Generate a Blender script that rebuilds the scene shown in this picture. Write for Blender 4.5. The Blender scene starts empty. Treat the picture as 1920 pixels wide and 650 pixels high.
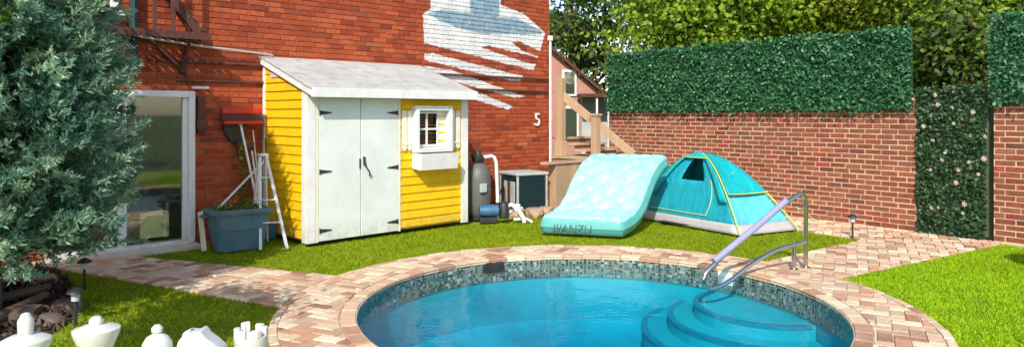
import bpy, bmesh, math, random
import numpy as np
from mathutils import Vector, Matrix
R = random.Random(7)
rng = np.random.default_rng(11)
rad = math.radians
scene = bpy.context.scene
col = scene.collection

# ------------------------------------------------------------------ camera, sky, sun, exposure
CAM = Vector((0, 0, 1.5))
cd = bpy.data.cameras.new('camera'); cam = bpy.data.objects.new('camera', cd); col.objects.link(cam)
cam.location = CAM
cam.rotation_euler = (rad(90), 0, rad(45.85 - 90))
cd.sensor_width = 36; cd.lens = 36 * 1330 / 1920; cd.shift_y = -112 / 1920
cd.clip_end = 2000; cd.clip_start = .05
scene.camera = cam

SUN = Vector((1.0, 0.72, -0.95)).normalized()          # the way the light travels
elev = math.asin(-SUN.z)
w = bpy.data.worlds.new('World'); scene.world = w; w.use_nodes = True
nt = w.node_tree; bg = nt.nodes['Background']
sk = nt.nodes.new('ShaderNodeTexSky'); sk.sky_type = 'NISHITA'; sk.sun_disc = False
sk.sun_elevation = elev; sk.sun_rotation = math.atan2(-SUN.x, -SUN.y)
nt.links.new(sk.outputs[0], bg.inputs[0]); bg.inputs[1].default_value = .15
ld = bpy.data.lights.new('sun', 'SUN'); ld.energy = 3.0; ld.angle = rad(.5); ld.color = (1, .94, .84)
sun = bpy.data.objects.new('sun', ld); col.objects.link(sun)
sun.rotation_euler = SUN.to_track_quat('-Z', 'Y').to_euler()
sun.location = (-6, -6, 8)
vs = scene.view_settings
vs.view_transform = 'Standard'; vs.look = 'None'; vs.gamma = 1; vs.exposure = .68; vs.use_curve_mapping = False

# ------------------------------------------------------------------ helpers
fwd = Vector((math.cos(rad(45.85)), math.sin(rad(45.85)), 0)); rgt = Vector((fwd.y, -fwd.x, 0))
def in_view(p, margin=0):
    """rough test used only to choose which repeats become single objects and where grass is dense"""
    d = p[0] * fwd.x + p[1] * fwd.y
    if d < .5: return None
    a = 960 + 1330 * (p[0] * rgt.x + p[1] * rgt.y) / d; b = 213 - 1330 * (p[2] - 1.5) / d
    if -margin < a < 1920 + margin and -margin < b < 650 + margin: return a, b, d
    return None

MATS = {}
class NB:
    def __init__(s, name):
        s.m = bpy.data.materials.new(name); s.m.use_nodes = True; s.t = s.m.node_tree
        s.b = s.t.nodes['Principled BSDF']; s.o = s.t.nodes['Material Output']
    def n(s, typ, **kw):
        x = s.t.nodes.new(typ)
        for k, v in kw.items():
            if k.startswith('i_'): x.inputs[int(k[2:]) if k[2:].isdigit() else k[2:].replace('_', ' ')].default_value = v
            else: setattr(x, k, v)
        return x
    def l(s, a, b): s.t.links.new(a, b)
    def noise(s, scale, detail=4, rough=.6, vec=None):
        x = s.n('ShaderNodeTexNoise'); x.inputs['Scale'].default_value = scale; x.inputs['Detail'].default_value = detail; x.inputs['Roughness'].default_value = rough
        if vec is not None: s.l(vec, x.inputs['Vector'])
        return x.outputs['Fac']
    def pos(s): return s.n('ShaderNodeNewGeometry').outputs['Position']
    def math(s, op, a, b=None, c=None):
        x = s.n('ShaderNodeMath', operation=op)
        for i, v in enumerate((a, b, c)):
            if v is None: continue
            if isinstance(v, (int, float)): x.inputs[i].default_value = v
            else: s.l(v, x.inputs[i])
        return x.outputs[0]
    def rnd(s):
        g = s.n('ShaderNodeNewGeometry').outputs['Random Per Island']; o = s.n('ShaderNodeObjectInfo').outputs['Random']
        return s.math('FRACT', s.math('ADD', g, o))
    def ramp(s, fac, stops, interp='LINEAR'):
        x = s.n('ShaderNodeValToRGB'); cr = x.color_ramp; cr.interpolation = interp
        while len(cr.elements) < len(stops): cr.elements.new(.5)
        for e, (p, c) in zip(cr.elements, stops): e.position = p; e.color = (*c, 1)
        s.l(fac, x.inputs[0]); return x.outputs[0]
    def mix(s, fac, a, b, mode='MIX'):
        x = s.n('ShaderNodeMix', data_type='RGBA', blend_type=mode)
        for i, v in ((0, fac), (6, a), (7, b)):
            if isinstance(v, (int, float)): x.inputs[i].default_value = v
            elif isinstance(v, tuple): x.inputs[i].default_value = (*v, 1)
            else: s.l(v, x.inputs[i])
        return x.outputs[2]
    def maprange(s, v, a, b, c=0, d=1):
        x = s.n('ShaderNodeMapRange'); s.l(v, x.inputs[0])
        for i, q in enumerate((a, b, c, d)): x.inputs[i + 1].default_value = q
        return x.outputs[0]
    def bump(s, h, strength=.3, dist=.01):
        x = s.n('ShaderNodeBump'); x.inputs['Strength'].default_value = strength; x.inputs['Distance'].default_value = dist
        s.l(h, x.inputs['Height']); s.l(x.outputs[0], s.b.inputs['Normal']); return x
    def schlick(s, nrm=None, f0=.02):
        g = s.n('ShaderNodeNewGeometry'); d = s.n('ShaderNodeVectorMath', operation='DOT_PRODUCT')
        s.l(g.outputs['Incoming'], d.inputs[0]); s.l(nrm if nrm is not None else g.outputs['Normal'], d.inputs[1])
        c = s.math('SUBTRACT', 1, s.math('MINIMUM', 1.0, s.math('ABSOLUTE', d.outputs['Value'])))
        return s.math('MULTIPLY_ADD', s.math('POWER', c, 5), 1 - f0, f0)
    def done(s, color=None, rough=.7, metal=0, spec=None):
        if color is not None:
            if isinstance(color, tuple): s.b.inputs['Base Color'].default_value = (*color, 1)
            else: s.l(color, s.b.inputs['Base Color'])
        s.b.inputs['Roughness'].default_value = rough; s.b.inputs['Metallic'].default_value = metal
        if spec is not None: s.b.inputs['Specular IOR Level'].default_value = spec
        MATS[s.m.name] = s.m; return s.m

def plain(name, c, rough=.6, var=.25, scale=9, metal=0, bump=.15, spec=None, dirt=None, crease=False, splash=None):
    """paint, plastic, wood and stone: a base colour with mottling, specks and a little relief"""
    b = NB(name); p = b.pos()
    f = b.noise(scale, 6, .65, p)
    dark = tuple(x * (1 - var) for x in c); lite = tuple(min(1, x * (1 + var * .5)) for x in c)
    colr = b.ramp(f, [(.3, dark), (.52, c), (.75, lite)])
    if dirt:
        g = b.noise(scale * .35, 5, .7, p)
        colr = b.mix(b.maprange(g, .5, .72, 0, .75), colr, dirt)
    if splash:      # mud thrown up on the lowest boards
        sp = b.n('ShaderNodeSeparateXYZ'); b.l(p, sp.inputs[0])
        m_ = b.math('MULTIPLY', b.maprange(sp.outputs[2], .02, .26, 1, 0), b.maprange(b.noise(14, 5, .75, p), .38, .62))
        colr = b.mix(b.math('MULTIPLY', m_, .8), colr, splash)
    if crease:
        mp = b.n('ShaderNodeMapping'); b.l(p, mp.inputs[0]); mp.inputs['Scale'].default_value = (5, 5, 2.2)
        b.bump(b.noise(1.6, 3, .5, mp.outputs[0]), .7, .05)
    else:
        b.bump(b.noise(scale * 9, 3, .6, p), bump, .004)
    return b.done(colr, rough, metal, spec)

def leafy(name, stops, rough=.5, trans=.35, spray=False):
    b = NB(name); f = b.rnd()
    if spray:      # leaves of one spray share most of their tone
        at = b.n('ShaderNodeAttribute'); at.attribute_name = 'spray'
        f = b.math('MULTIPLY_ADD', f, .35, b.math('MULTIPLY', at.outputs['Fac'], .65))
    c = b.ramp(f, stops)
    t = b.n('ShaderNodeBsdfTranslucent'); b.l(c, t.inputs[0])
    m = b.n('ShaderNodeMixShader'); m.inputs[0].default_value = trans
    b.l(b.b.outputs[0], m.inputs[1]); b.l(t.outputs[0], m.inputs[2]); b.l(m.outputs[0], b.o.inputs[0])
    return b.done(c, rough, 0, .3)

def woody(name, c, axis='z', var=.35):
    b = NB(name); p = b.pos(); mp = b.n('ShaderNodeMapping'); b.l(p, mp.inputs[0])
    mp.inputs['Scale'].default_value = {'z': (30, 30, 2), 'x': (2, 30, 30)}[axis]
    f = b.noise(1, 6, .7, mp.outputs[0])
    colr = b.ramp(f, [(.25, tuple(x * (1 - var) for x in c)), (.55, c), (.8, tuple(min(1, x * 1.2) for x in c))])
    colr = b.mix(b.math('MULTIPLY', b.rnd(), .35), colr, tuple(x * .6 for x in c)); b.bump(f, .3, .004)
    return b.done(colr, .75)

# wall paint: convex outlines on the house wall plane (world x, z)
MURAL = dict(
 M1=[(6.58, 3.54), (8.0, 3.73), (8.04, 3.2), (6.58, 3.03)],
 M2=[(6.43, 2.98), (6.58, 3.09), (8.04, 3.29), (8.59, 3.19), (9.11, 2.91), (8.81, 2.25), (6.46, 2.55)],
 S1=[(6.46, 2.4), (6.62, 2.41), (8.55, 2.13), (8.48, 2.05), (8.25, 2.05), (6.46, 2.3)],
 S2=[(6.45, 2.21), (7.0, 2.17), (8.59, 1.79), (8.33, 1.77), (6.65, 2.07)],
 S3=[(7.34, 1.87), (7.56, 1.83), (8.31, 1.62), (8.21, 1.56), (7.37, 1.74)],
 R0=[(7.6, 2.56), (7.76, 2.60), (9.2, 2.44), (9.2, 2.34), (8.59, 2.37)],
 Rr=[(8.27, 2.69), (8.46, 2.72), (9.2, 2.53), (9.2, 2.46), (8.59, 2.54)],
 B1=[(6.51, 3.01), (6.79, 3.08), (7.37, 3.09), (8.42, 3.1), (9.05, 2.93), (9.0, 2.88), (7.64, 2.78), (7.15, 2.83), (6.72, 2.92)],
 B2=[(7.37, 3.65), (7.98, 3.73), (8.0, 3.02), (7.37, 2.96)])
def mural(b, basec):
    p = b.pos()
    d = b.n('ShaderNodeTexNoise'); d.inputs['Scale'].default_value = 14; d.inputs['Detail'].default_value = 3; b.l(p, d.inputs['Vector'])
    sp = b.n('ShaderNodeSeparateXYZ'); b.l(p, sp.inputs[0]); sd = b.n('ShaderNodeSeparateColor'); b.l(d.outputs['Color'], sd.inputs[0])
    x = b.math('MULTIPLY_ADD', sd.outputs[0], .05, b.math('SUBTRACT', sp.outputs[0], .025))
    z = b.math('MULTIPLY_ADD', sd.outputs[2], .05, b.math('SUBTRACT', sp.outputs[2], .025))
    def shape(pts):
        cx = sum(q[0] for q in pts) / len(pts); cz = sum(q[1] for q in pts) / len(pts); m = None
        for (x0, z0), (x1, z1) in zip(pts, pts[1:] + pts[:1]):
            L = math.hypot(x1 - x0, z1 - z0); nx, nz = -(z1 - z0) / L, (x1 - x0) / L
            if nx * (cx - x0) + nz * (cz - z0) < 0: nx, nz = -nx, -nz
            v = b.math('MULTIPLY_ADD', x, nx, b.math('MULTIPLY_ADD', z, nz, -(nx * x0 + nz * z0)))
            m = v if m is None else b.math('MINIMUM', m, v)
        return b.maprange(m, -.008, .008)
    S = {k: shape(v) for k, v in MURAL.items()}
    white = b.math('MAXIMUM', S['M1'], S['M2'])
    red = b.math('MAXIMUM', S['R0'], S['Rr'])
    white = b.math('MULTIPLY', white, b.math('SUBTRACT', 1, red))
    for k in ('S1', 'S2', 'S3'): white = b.math('MAXIMUM', white, S[k])
    blue = b.math('MAXIMUM', S['B1'], S['B2'])
    wear = b.maprange(b.noise(30, 5, .8, p), .34, .50, .35, .97)
    f2 = b.noise(5, 3, .6, p)
    wc = b.ramp(f2, [(.35, (.66, .70, .71)), (.6, (.80, .81, .79))])
    bc = b.ramp(b.noise(9, 4, .7, p), [(.32, (.07, .17, .26)), (.5, (.15, .29, .39)), (.66, (.27, .42, .50))])
    c = b.mix(b.math('MULTIPLY', white, wear), basec, wc)
    return b.mix(b.math('MULTIPLY', blue, b.math('MULTIPLY', wear, .93)), c, bc)

def brick_mat(name, stops, paint=False, mott=(.55, 1.15), soot=None):
    b = NB(name); p = b.pos(); c = b.ramp(b.rnd(), stops)
    f = b.noise(26, 6, .7, p)
    g = b.ramp(f, [(.3, (mott[0],) * 3), (.7, (mott[1],) * 3)])
    c = b.mix(1.0, c, g, 'MULTIPLY')
    big = b.noise(1.3, 4, .6, p)
    if soot: c = b.mix(b.maprange(big, .48, .72, 0, .65), c, soot); c = b.mix(b.maprange(b.noise(4.5, 5, .75, p), .56, .74, 0, .5), c, tuple(q * .6 + .05 for q in soot))
    if paint: c = mural(b, c)
    b.bump(b.noise(90, 4, .7, p), .35, .004)
    return b.done(c, .85, 0, .25)

M = {}
HB = [(0, (.30, .052, .022)), (.2, (.40, .075, .028)), (.45, (.46, .092, .033)), (.7, (.54, .122, .046)), (.86, (.38, .062, .025)), (.95, (.20, .048, .032)), (1, (.57, .19, .095))]
M['house_brick'] = brick_mat('house brick', HB, True, soot=(.33, .06, .022))
b = NB('house mortar'); M['house_mortar'] = (lambda c: b.done(mural(b, c), .95))(b.ramp(b.noise(30, 4, .6, b.pos()), [(.3, (.40, .13, .06)), (.7, (.62, .27, .15))]))
WB = [(0, (.20, .060, .030)), (.25, (.30, .080, .036)), (.5, (.25, .092, .050)), (.75, (.38, .118, .055)), (.88, (.15, .055, .040)), (1, (.44, .070, .045))]
M['wall_brick'] = brick_mat('wall brick', WB, soot=(.22, .09, .05))
M['wall_mortar'] = plain('wall mortar', (.62, .45, .32), .95, .35, 5)
PB = [(0, (.60, .41, .26)), (.16, (.78, .64, .44)), (.30, (.58, .31, .18)), (.46, (.82, .70, .50)), (.60, (.40, .19, .105)), (.70, (.74, .55, .37)), (.80, (.30, .155, .095)), (.90, (.66, .36, .22)), (1, (.74, .62, .43))]
M['paver'] = brick_mat('paver', PB, mott=(.75, 1.15), soot=(.55, .40, .28))
M['sand'] = plain('joint sand', (.62, .50, .38), .95, .3, 25)
M['concrete'] = plain('pale concrete', (.66, .56, .46), .9, .25, 7, dirt=(.42, .35, .28))
M['soil'] = plain('soil', (.06, .035, .022), .95, .5, 14, bump=.6)
M['turf'] = plain('turf base', (.20, .27, .006), .9, .4, 30, bump=.5)
M['ground'] = plain('ground far', (.07, .10, .02), .95, .4, 3)
M['yellow'] = plain('yellow paint', (.82, .50, .008), .55, .16, 11, spec=.2, dirt=(.66, .40, .02), splash=(.36, .26, .08))
M['white'] = plain('white paint', (.77, .77, .74), .55, .10, 8, dirt=(.60, .60, .55), splash=(.50, .46, .38))
M['doorwhite'] = plain('door paint', (.73, .77, .73), .5, .08, 3, dirt=(.58, .63, .58), splash=(.48, .45, .36))
M['cream'] = plain('cream paint', (.82, .75, .60), .55, .1, 10)
M['roof'] = plain('weathered roof', (.50, .49, .46), .85, .25, 6, bump=.5, dirt=(.36, .35, .32))
M['black'] = plain('black iron', (.025, .025, .025), .5, .3, 20)
M['iron'] = plain('rusted iron', (.11, .040, .024), .8, .5, 18)
M['grey_metal'] = plain('grey metal', (.55, .56, .54), .45, .12, 8, metal=.2)
M['ac_dark'] = plain('condenser louvre', (.010, .040, .048), .6, .3, 10)
M['ac_grey'] = plain('condenser casing', (.45, .47, .45), .55, .15, 6, dirt=(.33, .33, .30))
M['pvc'] = plain('white pvc', (.80, .77, .72), .4, .1, 12, dirt=(.6, .52, .45))
M['tank'] = plain('grey filter tank', (.12, .12, .105), .5, .15, 6)
M['pumpblue'] = plain('blue pump housing', (.04, .14, .25), .45, .3, 12)
M['tub'] = plain('blue grey plastic', (.065, .15, .19), .55, .2, 5, dirt=(.16, .20, .20))
M['red'] = plain('red plastic', (.52, .025, .015), .45, .2, 12)
M['bristle'] = plain('dark bristle', (.10, .035, .03), .9, .5, 60, bump=.9)
M['alu'] = plain('pale pole', (.62, .64, .66), .4, .12, 12)
M['wood'] = woody('tan timber', (.52, .35, .21))
M['woodx'] = woody('tan planks', (.52, .38, .25), 'x')
M['woodred'] = woody('red brown treads', (.30, .13, .065), 'x')
M['rock'] = plain('tan rock', (.42, .29, .18), .9, .45, 9, bump=.8)
M['rockdark'] = plain('dark rock', (.13, .095, .075), .9, .5, 9, bump=.8)
M['chess'] = plain('white plastic', (.68, .67, .63), .4, .10, 7, bump=.05, dirt=(.52, .50, .43))
M['chrome'] = plain('stainless tube', (.62, .60, .56), .14, .08, 6, metal=1, bump=0)
M['grip'] = plain('lavender grip cover', (.29, .30, .44), .8, .12, 20, bump=.4)
M['trunk'] = woody('bark', (.12, .085, .06))
M['tentfly'] = plain('tent fly', (.006, .40, .44), .42, .12, 3, bump=.05, crease=True)
M['tentin_shaded'] = plain('tent inner shaded', (.008, .33, .42), .5, .15, 5, bump=.05, crease=True)  # darker blue puts the shade of the tent front into the cloth
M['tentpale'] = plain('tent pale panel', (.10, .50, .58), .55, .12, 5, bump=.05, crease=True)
M['tentfloor'] = plain('tent floor band', (.46, .43, .43), .6, .1, 7)
M['trim'] = plain('lime trim', (.42, .60, .16), .5, .15, 20)
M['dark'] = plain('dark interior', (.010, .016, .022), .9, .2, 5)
M['room'] = plain('room behind glass', (.60, .60, .48), .9, .3, 2)
M['pinkbrick'] = brick_mat('neighbour brick', [(0, (.42, .16, .11)), (.5, (.52, .22, .16)), (1, (.58, .30, .23))], soot=(.4, .2, .15))
M['palegrey'] = plain('pale siding', (.50, .52, .52), .8, .2, 3)
M['flower'] = plain('pale petal', (.55, .45, .39), .7, .15, 40)
M['flowered'] = plain('red petal', (.60, .06, .03), .7, .3, 40)

# foliage
M['conifer'] = leafy('blue green needles', [(0, (.025, .095, .070)), (.22, (.060, .17, .125)), (.42, (.15, .31, .22)), (.6, (.32, .49, .33)), (.78, (.52, .66, .41)), (1, (.70, .78, .48))], .6, .38, True)
M['hedge'] = leafy('faux ivy', [(0, (.012, .075, .026)), (.4, (.024, .125, .046)), (.75, (.045, .17, .066)), (.92, (.085, .23, .10)), (1, (.22, .36, .22))], .48, .15)
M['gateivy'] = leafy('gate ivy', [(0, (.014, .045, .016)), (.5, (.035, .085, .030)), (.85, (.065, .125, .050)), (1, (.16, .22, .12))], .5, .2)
M['maple'] = leafy('bright leaves', [(0, (.07, .15, .010)), (.25, (.14, .26, .016)), (.55, (.26, .40, .022)), (.8, (.39, .52, .045)), (1, (.52, .60, .14))], .45, .42, True)
M['olive'] = leafy('olive leaves', [(0, (.07, .10, .012)), (.4, (.19, .21, .018)), (.75, (.35, .35, .03)), (1, (.50, .45, .08))], .5, .4, True)
M['darkleaf'] = leafy('dark leaves', [(0, (.025, .06, .010)), (.5, (.065, .12, .016)), (.85, (.13, .19, .022)), (1, (.24, .28, .04))], .5, .35, False)
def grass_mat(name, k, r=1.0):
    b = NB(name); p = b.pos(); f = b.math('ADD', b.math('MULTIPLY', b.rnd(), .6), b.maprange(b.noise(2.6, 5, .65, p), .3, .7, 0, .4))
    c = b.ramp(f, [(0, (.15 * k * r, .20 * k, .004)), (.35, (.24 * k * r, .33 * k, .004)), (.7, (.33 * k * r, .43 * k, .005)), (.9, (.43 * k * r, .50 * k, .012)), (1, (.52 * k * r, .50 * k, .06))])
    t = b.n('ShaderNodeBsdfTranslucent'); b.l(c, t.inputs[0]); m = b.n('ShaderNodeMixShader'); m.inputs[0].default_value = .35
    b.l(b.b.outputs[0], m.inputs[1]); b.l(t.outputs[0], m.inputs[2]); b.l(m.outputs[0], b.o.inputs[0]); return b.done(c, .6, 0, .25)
M['grass'] = grass_mat('grass blades', .92); M['grass_right'] = grass_mat('brighter grass blades', 1.38, .84)  # right lawn blades are brighter and greener
M['weed'] = leafy('weed leaves', [(0, (.04, .09, .015)), (.6, (.12, .20, .03)), (1, (.25, .25, .05))], .6, .3)

# float: pale top
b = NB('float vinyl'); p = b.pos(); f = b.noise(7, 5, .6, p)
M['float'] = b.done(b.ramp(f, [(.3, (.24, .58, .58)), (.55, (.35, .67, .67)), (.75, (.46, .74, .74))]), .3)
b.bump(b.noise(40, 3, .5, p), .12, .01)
M['float_shade'] = plain('float side shaded vinyl', (.11, .42, .39), .3, .12, 5, bump=.05)  # sides and underside: shade put into a darker vinyl colour
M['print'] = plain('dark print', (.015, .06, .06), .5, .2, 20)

# pool
b = NB('mosaic tile'); p = b.pos(); v = b.n('ShaderNodeTexVoronoi'); v.inputs['Scale'].default_value = 36; b.l(p, v.inputs['Vector']); v.inputs['Randomness'].default_value = .35
sc = b.n('ShaderNodeSeparateColor'); b.l(v.outputs['Color'], sc.inputs[0])
c = b.ramp(sc.outputs[0], [(0, (.015, .04, .036)), (.2, (.05, .10, .08)), (.4, (.12, .18, .14)), (.58, (.24, .29, .23)), (.72, (.03, .055, .055)), (.86, (.42, .44, .37)), (.93, (.08, .15, .10))], 'CONSTANT')
M['mosaic'] = b.done(b.mix(b.maprange(v.outputs['Distance'], .45, .6), c, (.20, .23, .20)), .3)
M['shell'] = plain('blue plaster', (.002, .36, .42), .7, .28, 1.3)
M['step'] = plain('step plaster', (.002, .39, .45), .7, .15, 2)
M['riser_shade'] = plain('painted riser shade', (.003, .25, .335), .4, .25, 18)  # darker edge strip, painted to stand for the dim step risers
b = NB('water'); p = b.pos(); mp = b.n('ShaderNodeMapping'); b.l(p, mp.inputs[0]); mp.inputs['Scale'].default_value = (1, 1, 1)
h = b.math('ADD', b.noise(3.2, 3, .5, mp.outputs[0]), b.math('MULTIPLY', b.noise(13, 2, .5, mp.outputs[0]), .22))
bp = b.n('ShaderNodeBump'); bp.inputs['Strength'].default_value = .5; bp.inputs['Distance'].default_value = .02; b.l(h, bp.inputs['Height'])
fr = b.math('MULTIPLY', b.schlick(bp.outputs[0], .02), .42)
tr = b.n('ShaderNodeBsdfTransparent'); tr.inputs[0].default_value = (.90, .98, 1, 1)
gl = b.n('ShaderNodeBsdfGlossy'); gl.inputs['Roughness'].default_value = .02; b.l(bp.outputs[0], gl.inputs['Normal'])
mx = b.n('ShaderNodeMixShader'); b.l(fr, mx.inputs[0]); b.l(tr.outputs[0], mx.inputs[1]); b.l(gl.outputs[0], mx.inputs[2]); b.l(mx.outputs[0], b.o.inputs[0])
va = b.n('ShaderNodeVolumeAbsorption'); va.inputs['Color'].default_value = (.05, .72, .88, 1); va.inputs['Density'].default_value = .50; b.l(va.outputs[0], b.o.inputs['Volume'])
M['water'] = b.done(None)
def glass_mat(name, tint, refl):
    b = NB(name); f = b.math('MINIMUM', 1.0, b.math('ADD', b.schlick(None, .04), refl))
    tr = b.n('ShaderNodeBsdfTransparent'); tr.inputs[0].default_value = (*tint, 1)
    gl = b.n('ShaderNodeBsdfGlossy'); gl.inputs['Roughness'].default_value = .03
    mx = b.n('ShaderNodeMixShader'); b.l(f, mx.inputs[0]); b.l(tr.outputs[0], mx.inputs[1]); b.l(gl.outputs[0], mx.inputs[2]); b.l(mx.outputs[0], b.o.inputs[0])
    return b.done(None)
M['glass'] = glass_mat('door glass', (.90, .93, .84), .12)
M['winglass'] = glass_mat('window glass', (.55, .60, .55), .06)

# ---- mesh builders
class MB:
    def __init__(s): s.v = []; s.f = []; s.mi = []
    def add(s, v, f, m=0):
        o = len(s.v); s.v += [tuple(q) for q in v]; s.f += [tuple(i + o for i in g) for g in f]; s.mi += [m] * len(f); return s
    def box(s, x0, x1, y0, y1, z0, z1, m=0):
        v = [(x, y, z) for z in (z0, z1) for y in (y0, y1) for x in (x0, x1)]
        return s.add(v, [(0, 2, 3, 1), (4, 5, 7, 6), (0, 1, 5, 4), (2, 6, 7, 3), (0, 4, 6, 2), (1, 3, 7, 5)], m)
    def prism(s, pts, axis, a0, a1, m=0):
        """closed polygon pushed along an axis ('x','y','z'); pts are the other two coordinates in xyz order"""
        def mk(p, a): return {'x': (a, p[0], p[1]), 'y': (p[0], a, p[1]), 'z': (p[0], p[1], a)}[axis]
        n = len(pts); v = [mk(p, a0) for p in pts] + [mk(p, a1) for p in pts]
        return s.add(v, [tuple(range(n))[::-1], tuple(range(n, 2 * n))] + [(i, (i + 1) % n, n + (i + 1) % n, n + i) for i in range(n)], m)
    def bar(s, a, b, w, h=None, m=0):
        a, b = Vector(a), Vector(b); h = h or w; d = (b - a).normalized()
        up = Vector((0, 0, 1)) if abs(d.z) < .95 else Vector((1, 0, 0))
        x = d.cross(up).normalized() * w / 2; y = x.cross(d).normalized() * h / 2
        v = [q + i * x + j * y for q in (a, b) for i, j in ((-1, -1), (1, -1), (1, 1), (-1, 1))]
        return s.add(v, [(3, 2, 1, 0), (4, 5, 6, 7)] + [(i, (i + 1) % 4, 4 + (i + 1) % 4, 4 + i) for i in range(4)], m)
    def tube(s, pts, r, n=10, m=0):
        pts = [Vector(p) for p in pts]; rs = r if isinstance(r, (list, tuple)) else [r] * len(pts)
        prev = None; o = len(s.v)
        for i, p in enumerate(pts):
            t = (pts[min(i + 1, len(pts) - 1)] - pts[max(i - 1, 0)]).normalized()
            if prev is None:
                u = t.cross(Vector((0, 0, 1)) if abs(t.z) < .9 else Vector((1, 0, 0))).normalized()
            else: u = (prev - t * prev.dot(t)).normalized()
            prev = u; w_ = t.cross(u)
            for k in range(n):
                a = 2 * math.pi * k / n; s.v.append(tuple(p + rs[i] * (math.cos(a) * u + math.sin(a) * w_)))
        for i in range(len(pts) - 1):
            for k in range(n):
                q = o + i * n; s.f.append((q + k, q + (k + 1) % n, q + n + (k + 1) % n, q + n + k)); s.mi.append(m)
        s.f.append(tuple(range(o, o + n))[::-1]); s.f.append(tuple(range(o + (len(pts) - 1) * n, o + len(pts) * n))); s.mi += [m, m]
        return s
    def lathe(s, prof, n=24, c=(0, 0, 0), m=0):
        o = len(s.v)
        for r, z in prof:
            for k in range(n):
                a = 2 * math.pi * k / n; s.v.append((c[0] + r * math.cos(a), c[1] + r * math.sin(a), c[2] + z))
        for i in range(len(prof) - 1):
            for k in range(n):
                q = o + i * n; s.f.append((q + k, q + (k + 1) % n, q + n + (k + 1) % n, q + n + k)); s.mi.append(m)
        s.f.append(tuple(range(o, o + n))[::-1]); s.f.append(tuple(range(o + (len(prof) - 1) * n, o + len(prof) * n))); s.mi += [m, m]
        return s
    def mesh(s, name, mats, smooth=False):
        me = bpy.data.meshes.new(name); me.from_pydata(s.v, [], s.f)
        for m in (mats if isinstance(mats, (list, tuple)) else [mats]): me.materials.append(M[m])
        me.polygons.foreach_set('material_index', s.mi)
        if smooth:
            me.polygons.foreach_set('use_smooth', [True] * len(s.f))
            try: me.set_sharp_from_angle(angle=rad(38))
            except Exception: pass
        me.update(); return me
    def build(s, name, mats, parent=None, smooth=False, bevel=0):
        return link(name, s.mesh(name, mats, smooth), parent, bevel)
def link(name, me, parent=None, bevel=0):
    o = bpy.data.objects.new(name, me); col.objects.link(o); o.parent = parent
    if bevel:
        m = o.modifiers.new('bevel', 'BEVEL'); m.width = bevel; m.segments = 2; m.limit_method = 'ANGLE'
    return o
def tag(o, label=None, cat=None, group=None, kind=None):
    if label: o['label'] = label
    if cat: o['category'] = cat
    if group: o['group'] = group
    if kind: o['kind'] = kind
    return o
def thing(name, label, cat, loc=(0, 0, 0), rz=0, group=None):
    o = bpy.data.objects.new(name, None); col.objects.link(o); o.location = loc; o.rotation_euler = (0, 0, rz); o.empty_display_size = .1
    return tag(o, label, cat, group)
def box(name, mat, parent, *a, bevel=0): return MB().box(*a).build(name, mat, parent, bevel=bevel)
def arrays_mesh(name, verts, nper, mat, spray=None):
    """many equal little polygons from a numpy array (count, nper, 3)"""
    n = len(verts); me = bpy.data.meshes.new(name)
    me.vertices.add(n * nper); me.vertices.foreach_set('co', verts.reshape(-1).astype(np.float32))
    me.loops.add(n * nper); me.loops.foreach_set('vertex_index', np.arange(n * nper, dtype=np.int32))
    me.polygons.add(n); me.polygons.foreach_set('loop_start', np.arange(0, n * nper, nper, dtype=np.int32))
    me.materials.append(M[mat]); me.update(calc_edges=True)
    if spray is not None:
        at = me.attributes.new('spray', 'FLOAT', 'FACE'); at.data.foreach_set('value', np.asarray(spray, dtype=np.float32))
    return me
def leaf_quads(P, N, size, aspect=.55, tilt=.9):
    """leaf shaped quads (diamond with a fold-free face) at points P facing about N"""
    n = len(P); N = N + rng.normal(0, tilt, (n, 3)); N /= np.linalg.norm(N, axis=1, keepdims=True)
    A = rng.normal(0, 1, (n, 3)); U = np.cross(N, A); U /= np.linalg.norm(U, axis=1, keepdims=True) + 1e-9; V = np.cross(N, U)
    s = (size * rng.uniform(.6, 1.3, n))[:, None]
    return np.stack([P - U * s, P + V * s * aspect - U * s * .1, P + U * s, P - V * s * aspect - U * s * .1], 1)

# ------------------------------------------------------------------ yard plan
PC = Vector((4.42, 3.6, 0)); PR = 1.88; RO = 2.47; WZ = -.08
PATH1 = [(1.60, 8.22), (2.66, 5.0), (3.6, 5.5), (2.33, 8.22)]
PATH2 = [(6.5, 2.62), (9.94, 1.93), (10.02, 3.06), (6.6, 3.42)]
STRIP = [(9.02, 3.16), (10.02, 3.06), (10.36, 6.9), (9.2, 6.9)]
def wallx(y): return 9.97 + .1 * (y - 2.9)
def inside(p, poly):
    s = 0
    for (x0, y0), (x1, y1) in zip(poly, poly[1:] + poly[:1]):
        c = (x1 - x0) * (p[1] - y0) - (y1 - y0) * (p[0] - x0)
        if s == 0: s = 1 if c > 0 else -1
        elif c * s < 0: return False
    return True
def clip(poly, nx, ny, c):
    """keep nx*x+ny*y >= c"""
    out = []
    for i in range(len(poly)):
        a, b_ = poly[i], poly[(i + 1) % len(poly)]; da = nx * a[0] + ny * a[1] - c; db = nx * b_[0] + ny * b_[1] - c
        if da >= 0: out.append(a)
        if da * db < 0: t = da / (da - db); out.append((a[0] + t * (b_[0] - a[0]), a[1] + t * (b_[1] - a[1])))
    return out
def area(p): return abs(sum(p[i][0] * p[(i + 1) % len(p)][1] - p[(i + 1) % len(p)][0] * p[i][1] for i in range(len(p)))) / 2

# ground sheet with the pool cut out
g = MB(); n = 96; rs = [PR + .03, 2.6, 6, 20, 80, 700]
for r in rs:
    for k in range(n):
        a = 2 * math.pi * k / n; g.v.append((PC.x + r * math.cos(a), PC.y + r * math.sin(a), -.05))
for i in range(len(rs) - 1):
    for k in range(n): q = i * n; g.f.append((q + k, q + n + k, q + n + (k + 1) % n, q + (k + 1) % n)); g.mi.append(0)
tag(g.build('ground', 'ground'), kind='structure')

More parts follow.
